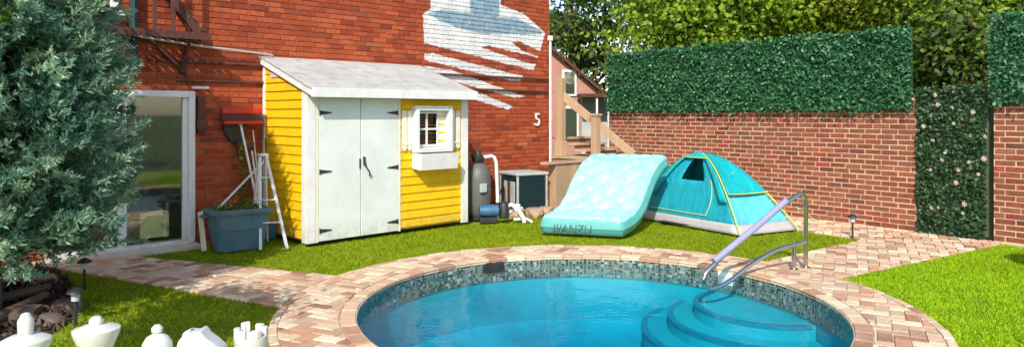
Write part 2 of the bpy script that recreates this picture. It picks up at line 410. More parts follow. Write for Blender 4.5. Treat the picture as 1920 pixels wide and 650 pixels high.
# ------------------------------------------------------------------ paving
def herringbone(x0, x1, y0, y1, ang, L=.2, W=.1):
    """rectangles (as polygons) of a 90 degree herringbone in a rotated grid"""
    ca, sa = math.cos(ang), math.sin(ang); out = []
    cx, cy = (x0 + x1) / 2, (y0 + y1) / 2; ext = math.hypot(x1 - x0, y1 - y0) / 2 + .5; g_ = .004
    N = int(ext / W) + 4
    for i in range(-N, N):
        for j in range(-N, N):
            m = (i - j) % 4
            if m == 0: r = (i * W, j * W, i * W + 2 * W, j * W + W)
            elif m == 3: r = (i * W, (j - 1) * W, i * W + W, (j + 1) * W)
            else: continue
            if m == 3: r = (i * W, j * W, i * W + W, j * W + 2 * W)
            a, b_, c, d = r
            q = [(a + g_, b_ + g_), (c - g_, b_ + g_), (c - g_, d - g_), (a + g_, d - g_)]
            q = [(cx + u * ca - v * sa, cy + u * sa + v * ca) for u, v in q]
            out.append(q)
    return out
def paver_mesh(poly, z):
    n = len(poly); cx = sum(p[0] for p in poly) / n; cy = sum(p[1] for p in poly) / n
    tx, ty = R.uniform(-.02, .02), R.uniform(-.02, .02)
    m = MB(); c = .93
    top = [(cx + (p[0] - cx) * c, cy + (p[1] - cy) * c, z + (p[0] - cx) * tx + (p[1] - cy) * ty) for p in poly]
    mid = [(p[0], p[1], z - .006) for p in poly]; low = [(p[0], p[1], z - .04) for p in poly]
    sgn = sum(poly[i][0] * poly[(i + 1) % n][1] - poly[(i + 1) % n][0] * poly[i][1] for i in range(n))
    f = [tuple(range(n))] + [(n + i, n + (i + 1) % n, (i + 1) % n, i) for i in range(n)] + [(2 * n + i, 2 * n + (i + 1) % n, n + (i + 1) % n, n + i) for i in range(n)]
    if sgn < 0: f = [q[::-1] for q in f]
    m.add(top + mid + low, f); return m, (cx, cy)
def lay(parent, polys, name='brick'):
    items = []
    for p in polys:
        if len(p) < 3 or area(p) < .0012: continue
        m, c = paver_mesh(p, R.uniform(-.004, .004)); v = in_view((c[0], c[1], 0)); items.append((v[2] if v else 99 + R.random(), m))
    items.sort(key=lambda q: q[0]); rest = MB(); k = 0
    for d, m in items:
        if d < 99 and k < 290: m.build(name, 'paver', parent); k += 1
        else: rest.add(m.v, m.f)
    if rest.v: tag(rest.build('far_bricks', 'paver', parent), kind='stuff')
deck = MB(); n = 96
for r in (PR - .02, RO):
    for k in range(n): a = 2 * math.pi * k / n; deck.v.append((PC.x + r * math.cos(a), PC.y + r * math.sin(a), -.012))
for k in range(n): deck.f.append((k, n + k, n + (k + 1) % n, (k + 1) % n)); deck.mi.append(0)
deck = tag(deck.build('pool_deck', 'sand'), kind='structure')
polys = []
for q in herringbone(PC.x - 2.6, PC.x + 2.6, PC.y - 2.6, PC.y + 2.6, rad(20)):
    cx = sum(p[0] for p in q) / 4 - PC.x; cy = sum(p[1] for p in q) / 4 - PC.y; d = math.hypot(cx, cy)
    if d < PR - .1 or d > RO + .15: continue
    nx, ny = cx / d, cy / d; c0 = nx * PC.x + ny * PC.y
    q = clip(q, nx, ny, c0 + PR + .107); q = clip(q, -nx, -ny, -(c0 + RO - .062)) if q else q
    polys.append(q)
def ring(r0, r1, cnt):
    out = []
    for k in range(cnt):
        a0 = 2 * math.pi * (k + .02) / cnt; a1 = 2 * math.pi * (k + .98) / cnt
        out.append([(PC.x + r * math.cos(a), PC.y + r * math.sin(a)) for r, a in ((r0, a0), (r1, a0), (r1, (a0 + a1) / 2), (r1, a1), (r0, a1), (r0, (a0 + a1) / 2))])
    return out
lay(deck, polys + ring(RO - .058, RO, 76))
lay(deck, ring(PR - .012, PR + .1, 58), 'coping_brick')
def path(name, quads):
    base = MB()
    for i, q in enumerate(quads): base.add([(x, y, -.016 - .004 * i) for x, y in q], [tuple(range(len(q)))])
    base = tag(base.build(name, 'sand'), kind='structure'); polys = []
    for i, poly in enumerate(quads):
        xs = [p[0] for p in poly]; ys = [p[1] for p in poly]
        for q in herringbone(min(xs), max(xs), min(ys), max(ys), rad(20)):
            cx = sum(p[0] for p in q) / 4; cy = sum(p[1] for p in q) / 4
            d = math.hypot(cx - PC.x, cy - PC.y); nx, ny = (cx - PC.x) / d, (cy - PC.y) / d
            q = clip(q, nx, ny, nx * PC.x + ny * PC.y + RO + .004)
            s = 1 if sum(poly[k][0] * poly[(k + 1) % 4][1] - poly[(k + 1) % 4][0] * poly[k][1] for k in range(4)) > 0 else -1
            for (x0, y0), (x1, y1) in zip(poly, poly[1:] + poly[:1]):
                if not q: break
                L = math.hypot(x1 - x0, y1 - y0); ex, ey = -(y1 - y0) / L * s, (x1 - x0) / L * s
                q = clip(q, ex, ey, ex * x0 + ey * y0 + .003)
            if q: polys.append(q)
    lay(base, polys); return base
path('path', [PATH1]); path('path', [PATH2, STRIP])

# ------------------------------------------------------------------ pool and water
pool = thing('swimming_pool', 'round in-ground pool with blue plaster and a mosaic tile waterline band', 'pool', (PC.x, PC.y, 0))
def cyl_in(r, z0, z1, n=96):
    m = MB()
    for z in (z0, z1):
        for k in range(n): a = 2 * math.pi * k / n; m.v.append((r * math.cos(a), r * math.sin(a), z))
    for k in range(n): m.f.append((k, n + k, n + (k + 1) % n, (k + 1) % n)); m.mi.append(0)
    return m
sh = cyl_in(PR + .012, -.68, -.22); n = 96
prof = [(PR + .012, -.68), (PR - .12, -.80), (PR - .4, -.84), (.02, -.88)]
for r, z in prof:
    for k in range(n): a = 2 * math.pi * k / n; sh.v.append((r * math.cos(a), r * math.sin(a), z))
for i in range(3):
    for k in range(n): q = (2 + i) * n; sh.f.append((q + k, q + (k + 1) % n, q + n + (k + 1) % n, q + n + k)); sh.mi.append(0)
sh.build('shell', 'shell', pool, True)
cyl_in(PR, -.235, -.005).build('tile_band', 'mosaic', pool, True)
sa = rad(-17); scx, scy = (PR + .02) * math.cos(sa), (PR + .02) * math.sin(sa)
for i, (r, z) in enumerate(((.66, -.26), (.90, -.38), (1.14, -.50))):
    pts = []
    for k in range(49):
        a = sa + math.pi / 2 + math.pi * k / 48; x, y = scx + r * math.cos(a), scy + r * math.sin(a)
        if math.hypot(x, y) < PR: pts.append((x, y))
    arc = list(pts)
    a0 = math.atan2(pts[-1][1], pts[-1][0]); a1 = math.atan2(pts[0][1], pts[0][0])
    if a1 < a0: a1 += 2 * math.pi
    pts += [((PR + .005) * math.cos(a0 + (a1 - a0) * t / 20), (PR + .005) * math.sin(a0 + (a1 - a0) * t / 20)) for t in range(21)]
    st_ = MB().prism(pts, 'z', z - .40 + .12 * i, z).build('step', 'step', pool, bevel=.02)
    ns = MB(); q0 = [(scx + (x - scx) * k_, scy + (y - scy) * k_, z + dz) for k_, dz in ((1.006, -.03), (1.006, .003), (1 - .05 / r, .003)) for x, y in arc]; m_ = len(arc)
    ns.add(q0, [(j * m_ + t, j * m_ + t + 1, (j + 1) * m_ + t + 1, (j + 1) * m_ + t) for j in range(2) for t in range(m_ - 1)]); ns.build('riser_shade', 'riser_shade', st_)
def wallplate(name, ang, wd, z0, z1, mat, depth=.012, inner=None):
    r = PR - depth; m = MB(); k = wd / PR / 2
    P_ = [(r * math.cos(ang + t * k), r * math.sin(ang + t * k), z) for z in (z0, z1) for t in (-1, 0, 1)]
    Q_ = [(PR * math.cos(ang + t * k), PR * math.sin(ang + t * k), z) for z in (z0, z1) for t in (-1, 0, 1)]
    m.add(P_ + Q_, [(1, 0, 3, 4), (2, 1, 4, 5), (0, 6, 9, 3), (8, 2, 5, 11), (3, 9, 10, 4), (4, 10, 11, 5), (6, 0, 1, 7), (7, 1, 2, 8)])
    return m.build(name, mat, pool)
wallplate('skimmer_mouth', rad(73), .24, -.14, -.03, 'black')
wallplate('return_fitting', rad(-3), .16, -.16, -.03, 'pvc')
wr = PR + .02; wm = MB(); wm.v = [(wr * math.cos(2 * math.pi * k / 96) + PC.x, wr * math.sin(2 * math.pi * k / 96) + PC.y, z) for z in (WZ, -1.0) for k in range(96)]
wm.f = [tuple(range(96)), tuple(range(96, 192))[::-1]] + [(k, 96 + k, 96 + (k + 1) % 96, (k + 1) % 96) for k in range(96)]; wm.mi = [0] * 98
tag(wm.build('water', 'water'), kind='structure')

# ------------------------------------------------------------------ planted bed, sill slab, lawns
BED = [(-.6, 8.45), (-.6, 5.2), (.75, 5.35), (1.30, 5.95), (1.52, 6.9), (1.66, 7.6), (1.56, 8.2), (1.5, 8.45)]
bm = MB(); bm.add([(x, y, -.028) for x, y in BED], [tuple(range(len(BED)))])
tag(bm.build('planting_bed', 'soil'), kind='structure')
def lawn_at(x, y):
    if math.hypot(x - PC.x, y - PC.y) < RO - .012 + .02 * math.sin(x * 17 + y * 9) * math.sin(y * 23 - x * 5): return 0
    if inside((x, y), PATH1) or inside((x, y), PATH2) or inside((x, y), STRIP): return 0
    if y > 8.5 or x > wallx(y) - .02: return 0
    if 3.97 < x < 6.32 and y > 7.43: return 0
    if y > 8.2 and x < 3.1: return 0
    if x < 1.2 and y > 5.6 or inside((x, y), [(.75, 5.35), (1.30, 5.95), (.7, 6.2)]) or (x < 1.58 - max(0, 6.9 - y) * .22 and y > 5.95): return 0
    if x > 6.4 and y > 7.35 and x < 8.3: return 0
    if x > 8.1 and y > 7.3: return 0
    return 1
def region(x, y):
    if x > 5.0 and y < 2.9: return 'right'
    if x < 3.0 and (y < 5.2 or x < 2.66 + (5.0 - y) * .316): return 'left'
    return 'back'
sheets = {'left': [(-3, -3), (4.4, -3), (4.4, 3.4), (2.62, 5.1), (1.65, 8.2), (-3, 8.2)], 'right': [(4.42, 3.3), (4.42, -3), (9.4, -3), (9.9, 1.95)], 'back': [(2.33, 8.2), (3.4, 5.7), (4.42, 4.0), (6.6, 3.4), (9.05, 3.15), (9.2, 6.9), (9.2, 8.45), (2.33, 8.45)]}
laws = {}
for k, s in sheets.items():
    m = MB()
    # turf sheet as a fine grid so it can stop at the pool
    st = .12; x0, x1 = min(p[0] for p in s), max(p[0] for p in s); y0, y1 = min(p[1] for p in s), max(p[1] for p in s)
    x = x0
    while x < x1:
        y = y0
        while y < y1:
            cx, cy = x + st / 2, y + st / 2
            if math.hypot(cx - PC.x, cy - PC.y) > RO - .15 and region(cx, cy) == k and cy < 8.45 and cx < wallx(cy):
                m.add([(x, y, -.03), (x + st, y, -.03), (x + st, y + st, -.03), (x, y + st, -.03)], [(0, 1, 2, 3)])
            y += st
        x += st
    laws[k] = tag(m.build('lawn', 'turf'), kind='structure')
def blades(xs, ys, hgt):
    n = len(xs); a = rng.uniform(0, 2 * np.pi, n); wd = rng.uniform(.004, .0085, n); h = hgt * rng.uniform(.6, 1.25, n); ln = rng.normal(0, .5, (n, 2)) * h[:, None]
    B = np.stack([xs, ys, np.full(n, -.03)], 1); T = np.stack([xs + ln[:, 0], ys + ln[:, 1], -.03 + h], 1)
    dx = np.stack([np.cos(a) * wd, np.sin(a) * wd, np.zeros(n)], 1)
    return np.stack([B - dx, B + dx, T], 1)
buck = {'left': [], 'right': [], 'back': []}
N0 = 560000
cx = rng.uniform(-.6, 10.2, N0); cy = rng.uniform(-1.2, 8.45, N0)
dd = cx * fwd.x + cy * fwd.y; aa = 960 + 1330 * (cx * rgt.x + cy * rgt.y) / np.maximum(dd, .3); bb = 213 + 1995 / np.maximum(dd, .3)
ok = (dd > 2.5) & (aa > -500) & (aa < 2900) & (bb < 800)
for x, y in zip(cx[ok], cy[ok]):
    if lawn_at(x, y): buck[region(x, y)].append((x, y))
for k, pts in buck.items():
    if pts:
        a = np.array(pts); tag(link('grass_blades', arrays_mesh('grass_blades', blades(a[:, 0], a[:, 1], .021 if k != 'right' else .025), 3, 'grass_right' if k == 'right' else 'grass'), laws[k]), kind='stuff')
sill = tag(box('door_sill_slab', 'concrete', None, 1.50, 3.10, 8.22, 8.50, -.05, .012, bevel=.006), kind='structure')

# ------------------------------------------------------------------ brick walls
BL, BH, JT = .203, .0575, .0100          # house; the garden wall has wide joints
WALL_BH, WALL_JT = .0540, .0140
def brick_mesh(name, L, mat, s):
    """brick face proud of the mortar, worn arris; front looks along local y * s"""
    m = MB(); c = .004 if s < 0 else .003; d0, d1, d2 = (-.03, .010, .014) if s < 0 else (-.03, .004, .007); h = BH if s < 0 else WALL_BH
    v = [(x, y, z) for y, k in ((d0 * s, 0), (d1 * s, 0), (d2 * s, c)) for x, z in ((-L / 2 + k, k), (L / 2 - k, k), (L / 2 - k, h - k), (-L / 2 + k, h - k))]
    f = [(8, 9, 10, 11)] + [(i, (i + 1) % 4, 4 + (i + 1) % 4, 4 + i) for i in range(4)] + [(4 + i, 4 + (i + 1) % 4, 8 + (i + 1) % 4, 8 + i) for i in range(4)]
    if s > 0: f = [q[::-1] for q in f]
    m.add(v, f); return m
def brick_field(parent, u0, u1, z0, z1, s, mat, holes=(), hidden=lambda a, b_: False, depth=0, cap=290):
    BH, JT = (.0575, .0100) if s < 0 else (WALL_BH, WALL_JT); BL = .203 if s < 0 else .198
    mw = parent.matrix_basis if parent.type == 'EMPTY' else Matrix()
    full = brick_mesh('brick', BL, mat, s); fullme = full.mesh('brick', mat)
    items = []; row = 0; z = z0 + JT
    while z + BH <= z1 + .001:
        u = u0 - (BL + JT) * (.5 if row % 2 else 0) - (.05 if row % 6 == 5 else 0)
        while u < u1:
            a, c = max(u, u0), min(u + BL, u1)
            segs = [(a, c)]
            for h0, h1, g0, g1 in holes:
                if z < g1 and z + BH > g0:
                    segs = [t for q in segs for t in ((q[0], min(q[1], h0)), (max(q[0], h1), q[1])) if t[1] - t[0] > .03]
            for a, c in segs:
                if c - a < .03: continue
                p = mw @ Vector(((a + c) / 2, depth, z + BH / 2)); v = in_view(p)
                vis = v and not hidden(v[0], v[1])
                items.append((v[2] if vis else 99 + R.random(), (a + c) / 2, c - a, z))
            u += BL + JT
        z += BH + JT; row += 1
    items.sort(); rest = MB(); k = 0
    for d, uc, L, zz in items:
        pr = R.uniform(-.004, .003) * s; tl = R.uniform(-.008, .008)
        if d < 99 and k < cap and abs(L - BL) < .001:
            o = link('brick', fullme, parent); o.location = (uc, depth + pr, zz + R.uniform(-.001, .001)); o.rotation_euler = (0, 0, tl); k += 1
        else:
            q = full if abs(L - BL) < .001 else brick_mesh('b', L, mat, s)
            rest.add([(x + uc, y + depth + pr, w_ + zz) for x, y, w_ in q.v], q.f)
    tag(rest.build('brick_field', mat, parent), kind='stuff')

# house ------------------------------------------------------------
HY = 8.55
house = thing('brick_house', 'red brick house wall with a faded blue and white painted mural', 'house', (0, 0, 0))
DX0, DX1, DZ = 1.62, 3.10, 1.76
WX0, WX1, WZ0, WZ1 = 1.45, 2.30, 2.62, 3.9
HL, HRt, HT = -2.2, 9.22, 4.6
wc = MB(); y0, y1 = HY, HY + .28
wc.box(HL, DX0, y0, y1, -.2, HT).box(DX1, HRt, y0, y1, -.2, HT).box(DX0, WX0 + .001 if WX0 > DX0 else DX0 + .0005, y0, y1, DZ, HT)
wc = MB().box(HL, WX0, y0, y1, -.2, HT).box(DX1, HRt, y0, y1, -.2, HT).box(WX0, DX0, y0, y1, -.2, WZ0).box(DX0, DX1, y0, y1, DZ, WZ0).box(WX1, DX1, y0, y1, WZ0, HT).box(WX0, WX1, y0, y1, WZ1, HT)
wc.box(HRt - .28, HRt, y1, y1 + 6, -.2, HT)
wc.build('wall', 'house_mortar', house)
def hid(a, b_):
    return a < 268 or (575 < a < 870 and b_ > 165) or (497 < a < 575 and b_ > 110 + (a - 497) * .65) or (575 < a < 850 and b_ > 132) or (375 < a < 500 and b_ > 385) or (a > 900 and b_ > 320)
brick_field(house, HL, HRt, 0, HT, -1, 'house_brick', [(DX0, DX1, -1, DZ), (WX0, WX1, WZ0, WZ1)], hid, HY)
rm = MB().box(DX0 - .3, DX1 + .3, y1 + .02, 11, -.06, 2.3); rm.f = [f[::-1] for f in rm.f]; del rm.f[2]; del rm.mi[2]
rm.build('room', 'room', house)
MB().box(HL, HRt + .15, HY - .25, HY + 6.2, HT, HT + .2).build('roof_edge', 'palegrey', house)
# sliding door
dr = MB().box(3.03, 3.10, 8.47, 8.60, .012, DZ).build('sliding_door', 'white', house, bevel=.006)
box('head', 'white', dr, 1.62, 3.0295, 8.47, 8.60, 1.685, DZ, bevel=.005)
box('mullion', 'white', dr, 2.30, 2.375, 8.475, 8.58, .05, 1.685, bevel=.005)
box('jamb', 'white', dr, 1.62, 1.71, 8.47, 8.60, .012, 1.685, bevel=.005)
box('track', 'white', dr, 1.71, 3.0295, 8.47, 8.60, .012, .05, bevel=.004)
box('stile', 'white', dr, 2.97, 3.028, 8.50, 8.55, .052, 1.683, bevel=.005)
box('pane', 'glass', dr, 2.375, 2.97, 8.527, 8.535, .05, 1.685)
box('pane', 'glass', dr, 1.71, 2.30, 8.545, 8.553, .05, 1.685)
MB().bar((2.42, 8.72, .40), (2.98, 8.72, .98), .035, .02).build('security_bar', 'woodred', dr)
MB().box(2.40, 3.05, 9.2, 9.5, 0, .30).build('low_shelf', 'ac_grey', dr)
MB().box(2.40, 3.3, 10.2, 10.3, .62, .72).build('shelf_board', 'cream', dr)
# upper window
wn = MB().box(WX1 - .07, WX1, 8.50, 8.62, WZ0, WZ1).build('window', 'white', house, bevel=.004)
box('sill', 'white', wn, WX0 - .05, WX1 + .05, 8.44, 8.62, WZ0 - .06, WZ0 - .002, bevel=.004)
box('pane', 'winglass', wn, WX0, WX1 - .07, 8.56, 8.566, WZ0, WZ1)
box('curtain', 'palegrey', wn, WX0, WX1, 8.80, 8.82, WZ0, WZ1)
# services on the wall
def pipe(name, pts, r, mat, parent, n=8): return MB().tube(pts, r, n).build(name, mat, parent, True)
pipe('wall_pipe', [(2.6, 8.505, 2.10), (6, 8.505, 2.10), (9.2, 8.505, 2.10)], .016, 'iron', house)
pipe('wall_pipe', [(2.9, 8.505, 1.885), (6, 8.505, 1.885), (9.2, 8.505, 1.885)], .016, 'iron', house)
pipe('conduit', [(2.2, 8.40, 2.40), (2.55, 8.42, 2.335), (3.2, 8.44, 2.28), (3.97, 8.45, 2.235), (4.05, 8.49, 2.225)], .014, 'grey_metal', house)
pipe('downspout', [(2.44, 8.47, 1.95), (2.44, 8.47, 4.5)], .045, 'ac_dark', house)
m = MB().tube([(9.16, 8.47, .5), (9.16, 8.47, 2.80)], .022, 8).tube([(9.16, 8.47, 2.78), (9.16, 8.47, 2.86)], .05, 10)
tag(m.build('vent_pipe', 'pvc', house, True), 'thin white vent pipe with a cap at the house corner')
m = MB().box(3.13, 3.21, 8.46, 8.535, 1.28, 1.70).box(3.115, 3.225, 8.44, 8.535, 1.32, 1.44)
tag(m.build('meter_box', 'iron', house, bevel=.006), 'dark rusty box beside the sliding door')
pipe('pipe_stub', [(3.06, 8.46, 1.80), (3.24, 8.46, 1.80), (3.24, 8.53, 1.80)], .016, 'pvc', house)
def text_obj(name, s, size, depth, mat, parent, mtx):
    cu = bpy.data.curves.new(name, 'FONT'); cu.body = s; cu.size = size; cu.extrude = depth; cu.resolution_u = 3
    t = bpy.data.objects.new('t', cu); col.objects.link(t); dg = bpy.context.evaluated_depsgraph_get()
    me = bpy.data.meshes.new_from_object(t.evaluated_get(dg)); bpy.data.objects.remove(t); me.transform(mtx); me.materials.clear(); me.materials.append(M[mat]); me.name = name
    return link(name, me, parent)
text_obj('house_number', '5', .32, .012, 'pvc', house, Matrix.Translation((8.80, 8.515, 1.29)) @ Matrix.Rotation(rad(90), 4, 'X'))

# fire escape
fe = thing('fire_escape', 'dark rusted iron fire escape stair fixed above the sliding door', 'fire escape', (2.6, 8.3, 2.3))
def fpart(name, m): o = m.build(name, 'iron', fe); o.matrix_parent_inverse = Matrix.Translation((-2.6, -8.3, -2.3)); return o
fpart('landing_beam', MB().box(1.9, 3.16, 8.16, 8.21, 2.33, 2.41)); fpart('landing_beam', MB().box(1.9, 3.16, 8.47, 8.52, 2.33, 2.41))
for k in range(13): fpart('grating_bar', MB().box(1.9 + k * .1, 1.93 + k * .1, 8.21, 8.47, 2.355, 2.40))
for x in (2.55, 2.74): fpart('rail_post', MB().box(x, x + .035, 8.17, 8.205, 2.41, 3.5))
for dx in (0, .17): fpart('stair_stringer', MB().bar((3.12 + dx * .2 - .05, 8.30 + dx * .9, 2.42), (2.05, 8.30 + dx * .9, 3.75), .03, .085))
for k in range(7):
    t = k / 7; fpart('tread', MB().box(3.10 - t * 1.07 - .09, 3.10 - t * 1.07 + .06, 8.31, 8.45, 2.45 + t * 1.33, 2.475 + t * 1.33))
for x in (2.25, 2.95):
    fpart('bracket', MB().bar((x, 8.2, 2.33), (x, 8.52, 1.97), .03)); fpart('bracket', MB().bar((x + .05, 8.5, 2.33), (x + .05, 8.5, 1.93), .03))
fpart('bracket', MB().bar((2.62, 8.49, 2.33), (2.98, 8.49, 1.98), .035))

# garden wall ------------------------------------------------------
th = math.atan2(1, .1); el = math.hypot(1, .1)
def wall_thing(name, label, y0, y1, zt):
    o = thing(name, label, 'wall', (wallx(y0), y0, 0), th); L = (y1 - y0) * el
    MB().box(0, L, -.24, 0, -.2, zt).build('mortar_core', 'wall_mortar', o)
    return o, L
gw, L = wall_thing('garden_wall', 'long red brick garden wall with pale mortar below the green hedge panel', 2.905, 8.22, 1.66)
brick_field(gw, 0, L, 0, 1.65, 1, 'wall_brick', (), lambda a, b_: b_ < 208 or (1090 < a < 1440 and b_ > 300 + max(0, a - 1330) * .8))
box('cap', 'wall_mortar', gw, -.01, L, -.26, .035, 1.66, 1.70, bevel=.006)
gp, L2 = wall_thing('garden_wall', 'brick wall end at the right edge, beyond the ivy gate', -.6, 2.04, 1.70)
brick_field(gp, 0, L2, 0, 1.69, 1, 'wall_brick', (), lambda a, b_: b_ < 190)
box('cap', 'wall_mortar', gp, 0, L2 + .01, -.26, .035, 1.70, 1.74, bevel=.006)

def ivy(parent, x0, x1, z0, z1, y, count, size, mat, name='foliage', slope=0):
    n = count; P_ = np.stack([rng.uniform(x0, x1, n), y + np.abs(rng.normal(0, .035, n)), rng.uniform(z0, z1, n)], 1)
    if slope: P_[:, 2] += slope * (P_[:, 0] - x0) * (P_[:, 2] - z0) / (z1 - z0)
    k_ = n // 28; e_ = rng.integers(0, 2, k_)          # stray shoots over the edges
    P_[:k_, 2] = np.where(e_ == 1, z1, z0) + rng.normal(0, .028, k_) + .02 * np.sin(P_[:k_, 0] * 6.3)
    P_[:k_, 1] += np.abs(rng.normal(0, .03, k_))
    P_[:, 1] += .03 * np.sin(P_[:, 0] * 9) * np.sin(P_[:, 2] * 11 + P_[:, 0] * 3)
    q = leaf_quads(P_, np.tile([0, 1, .45], (n, 1)).astype(float), size, .6, .75)
    return tag(link(name, arrays_mesh(name, q, 4, mat), parent), kind='stuff')
hp = thing('hedge_panel', 'long dark green artificial hedge screen standing along the brick wall top', 'hedge', (wallx(2.93), 2.93, 0), th)
Lh = (8.2 - 2.93) * el
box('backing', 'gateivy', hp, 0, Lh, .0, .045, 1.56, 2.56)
ivy(hp, -.01, Lh + .01, 1.545, 2.59, .055, 21000, .026, 'hedge')
for k in range(12): box('frame_post', 'black', hp, .05 + k * Lh / 11.2, .09 + k * Lh / 11.2, -.05, -.002, 1.68, 2.5)
hq = thing('hedge_panel', 'short dark green artificial hedge screen at the right edge, right of the gate', 'hedge', (wallx(-.6), -.6, 0), th)
Lq = (2.06 + .6) * el
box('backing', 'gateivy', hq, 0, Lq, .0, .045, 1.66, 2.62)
ivy(hq, -.01, Lq + .01, 1.63, 2.65, .055, 11000, .026, 'hedge')
for k in range(5): box('frame_post', 'black', hq, .05 + k * Lq / 4.2, .09 + k * Lq / 4.2, -.05, -.002, 1.74, 2.5)

gate = thing('garden_gate', 'narrow gate covered in dark ivy dotted with pale flowers', 'gate', (wallx(2.05), 2.05, 0), th)
Lg = .84 * el
box('door_panel', 'gateivy', gate, .06, Lg, -.10, -.04, .03, 1.80)
box('gate_post', 'black', gate, .0, .055, -.14, -.06, 0, 1.78)
ivy(gate, .07, Lg - .005, .03, 1.80, -.035, 7500, .026, 'gateivy')
fm = MB()
for k in range(7):
    a = 2 * math.pi * k / 7; c, s_ = math.cos(a), math.sin(a)
    fm.add([(0, .012, 0), (.028 * math.cos(a - .4), .018, .028 * math.sin(a - .4)), (.045 * c, .006, .045 * s_), (.028 * math.cos(a + .4), .018, .028 * math.sin(a + .4))], [(0, 1, 2, 3)])
fm.lathe([(.014, 0), (.010, .02)], 6)
fme = fm.mesh('flower', 'flower')
for px, pz in ((0.24, 1.73), (0.27, 1.61), (0.43, 1.57), (0.19, 1.47), (0.45, 1.38), (0.66, 1.41), (0.21, 1.17), (0.64, 1.23), (0.79, 1.23), (0.32, 0.93), (0.5, 0.82), (0.78, 0.97), (0.2, 0.33), (0.57, 0.41), (.35, 1.02), (.62, .92), (.18, .80), (.48, .66), (.72, .78), (.28, .34), (.55, .30), (.66, 1.52), (.10, 1.34)):
    o = link('flower', fme, gate); o.location = (Lg - px * .98, .03, pz); o.scale = (R.uniform(.5, .85),) * 3; o.rotation_euler = (R.uniform(-.4, .3), R.uniform(0, 3), 0)

# ------------------------------------------------------------------ shed
shed = thing('garden_shed', 'yellow lean-to garden shed with white double doors and grey roof', 'shed', (3.96, 7.42, 0))
def S(o): o.matrix_parent_inverse = Matrix.Translation((-3.96, -7.42, 0)); return o
def sbox(name, mat, *a, bevel=.003, parent=None):
    o = MB().box(*a).build(name, mat, parent or shed, bevel=bevel)
    return S(o) if parent is None else o
SX0, SX1, SY0, SY1 = 3.96, 6.32, 7.42, 8.53
def rz(y): return 1.815 + (y - SY0) * .327           # underside of the roof
S(MB().prism([(SY0 + .02, 0.03), (SY1, 0.03), (SY1, rz(SY1) - .01), (SY0 + .02, rz(SY0) - .01)], 'x', SX0 + .02, SX1 - .02).build('body', 'yellow', shed))
ex = .107; z = .06; k = 0
while z < 2.15:
    z1 = z + ex + .012
    def yl(zz): return SY0 + .03 if zz < rz(SY0) else min(SY1 - .02, SY0 + .05 + (zz - rz(SY0)) / .327)
    a, b_ = yl(z), yl(min(z1, 2.17)); zt = min(z1, rz(SY1) - .02)
    if SY1 - a > .08:
        m = MB(); xo, xi, xb = SX0 - .016, SX0 + .002, SX0 + .03
        m.add([(xo, a, z), (xo, SY1, z), (xi, SY1, zt), (xi, b_, zt), (xb, a, z), (xb, SY1, z), (xb, SY1, zt), (xb, b_, zt)], [(0, 3, 2, 1), (0, 1, 5, 4), (0, 4, 7, 3), (1, 2, 6, 5), (3, 7, 6, 2), (4, 5, 6, 7)])
        S(m.build('clapboard', 'yellow', shed))
    if z < 1.62:
        zt = min(z1, 1.70); m = MB(); yo, yi, yb = SY0 - .016, SY0 + .002, SY0 + .03
        m.add([(5.225, yo, z), (6.225, yo, z), (6.225, yi, zt), (5.225, yi, zt), (5.225, yb, z), (6.225, yb, z), (6.225, yb, zt), (5.225, yb, zt)], [(0, 1, 2, 3), (0, 4, 5, 1), (0, 3, 7, 4), (1, 5, 6, 2), (3, 2, 6, 7), (4, 7, 6, 5)])
        S(m.build('clapboard', 'yellow', shed))
    z += ex; k += 1
sbox('corner_board', 'white', SX0 - .025, SX0 + .085, SY0 - .025, SY0 + .01, .02, 1.79)
sbox('corner_board', 'white', SX0 - .025, SX0 - .002, SY0 + .0105, SY0 + .10, .02, 1.80)
sbox('corner_board', 'white', SX0 - .024, SX0 + .005, SY1 - .05, SY1, .02, 2.14)
sbox('corner_board', 'white', 6.225, SX1 + .02, SY0 - .025, SY0 + .01, .02, 1.79)
sbox('corner_board', 'white', SX1 - .002, SX1 + .022, SY0 + .011, SY0 + .10, .02, 1.80)
sbox('door_frame', 'cream', SX0 + .085, 4.085, SY0 - .02, SY0 + .012, .02, 1.69)
sbox('door_frame', 'cream', 5.195, 5.225, SY0 - .02, SY0 + .012, .02, 1.69)
sbox('head_board', 'white', SX0 + .0855, 5.224, SY0 - .021, SY0 + .012, 1.692, 1.79)
sbox('frieze', 'yellow', 5.2255, 6.2245, SY0 - .012, SY0 + .012, 1.705, 1.79)
# roof: deck + overlapping courses
rf = MB().prism([(SY0 - .19, rz(SY0 - .19)), (SY1, rz(SY1)), (SY1, rz(SY1) + .03), (SY0 - .19, rz(SY0 - .19) + .03)], 'x', SX0 - .06, SX1 + .03).build('roof', 'white', shed, bevel=.003); S(rf)
nc = 7; yy = np.linspace(SY0 - .205, SY1, nc + 1)
for i in range(nc):
    a, b_ = yy[i], yy[i + 1] + (.03 if i < nc - 1 else 0); xw = SX0 - .075
    while xw < SX1 + .04:
        x1 = min(xw + R.uniform(.26, .34), SX1 + .045); h = R.uniform(0, .002)
        MB().prism([(a, rz(a) + .033), (b_, rz(b_) + .031), (b_, rz(b_) + .036), (a, rz(a) + .044 + h)], 'x', xw + .0015, x1 - .0015).build('shingle', 'roof', rf)
        xw = x1
sbox('fascia', 'white', SX0 - .06, SX1 + .03, SY0 - .215, SY0 - .191, 1.685, 1.792)
sbox('soffit', 'white', SX0 - .04, SX1 + .015, SY0 - .19, SY0 - .026, 1.735, 1.75)
S(MB().prism([(SY0 - .19, rz(SY0 - .19) - .055), (SY1, rz(SY1) - .055), (SY1, rz(SY1) - .001), (SY0 - .19, rz(SY0 - .19) - .001)], 'x', SX0 - .058, SX0 - .034).build('rake_board', 'white', shed))
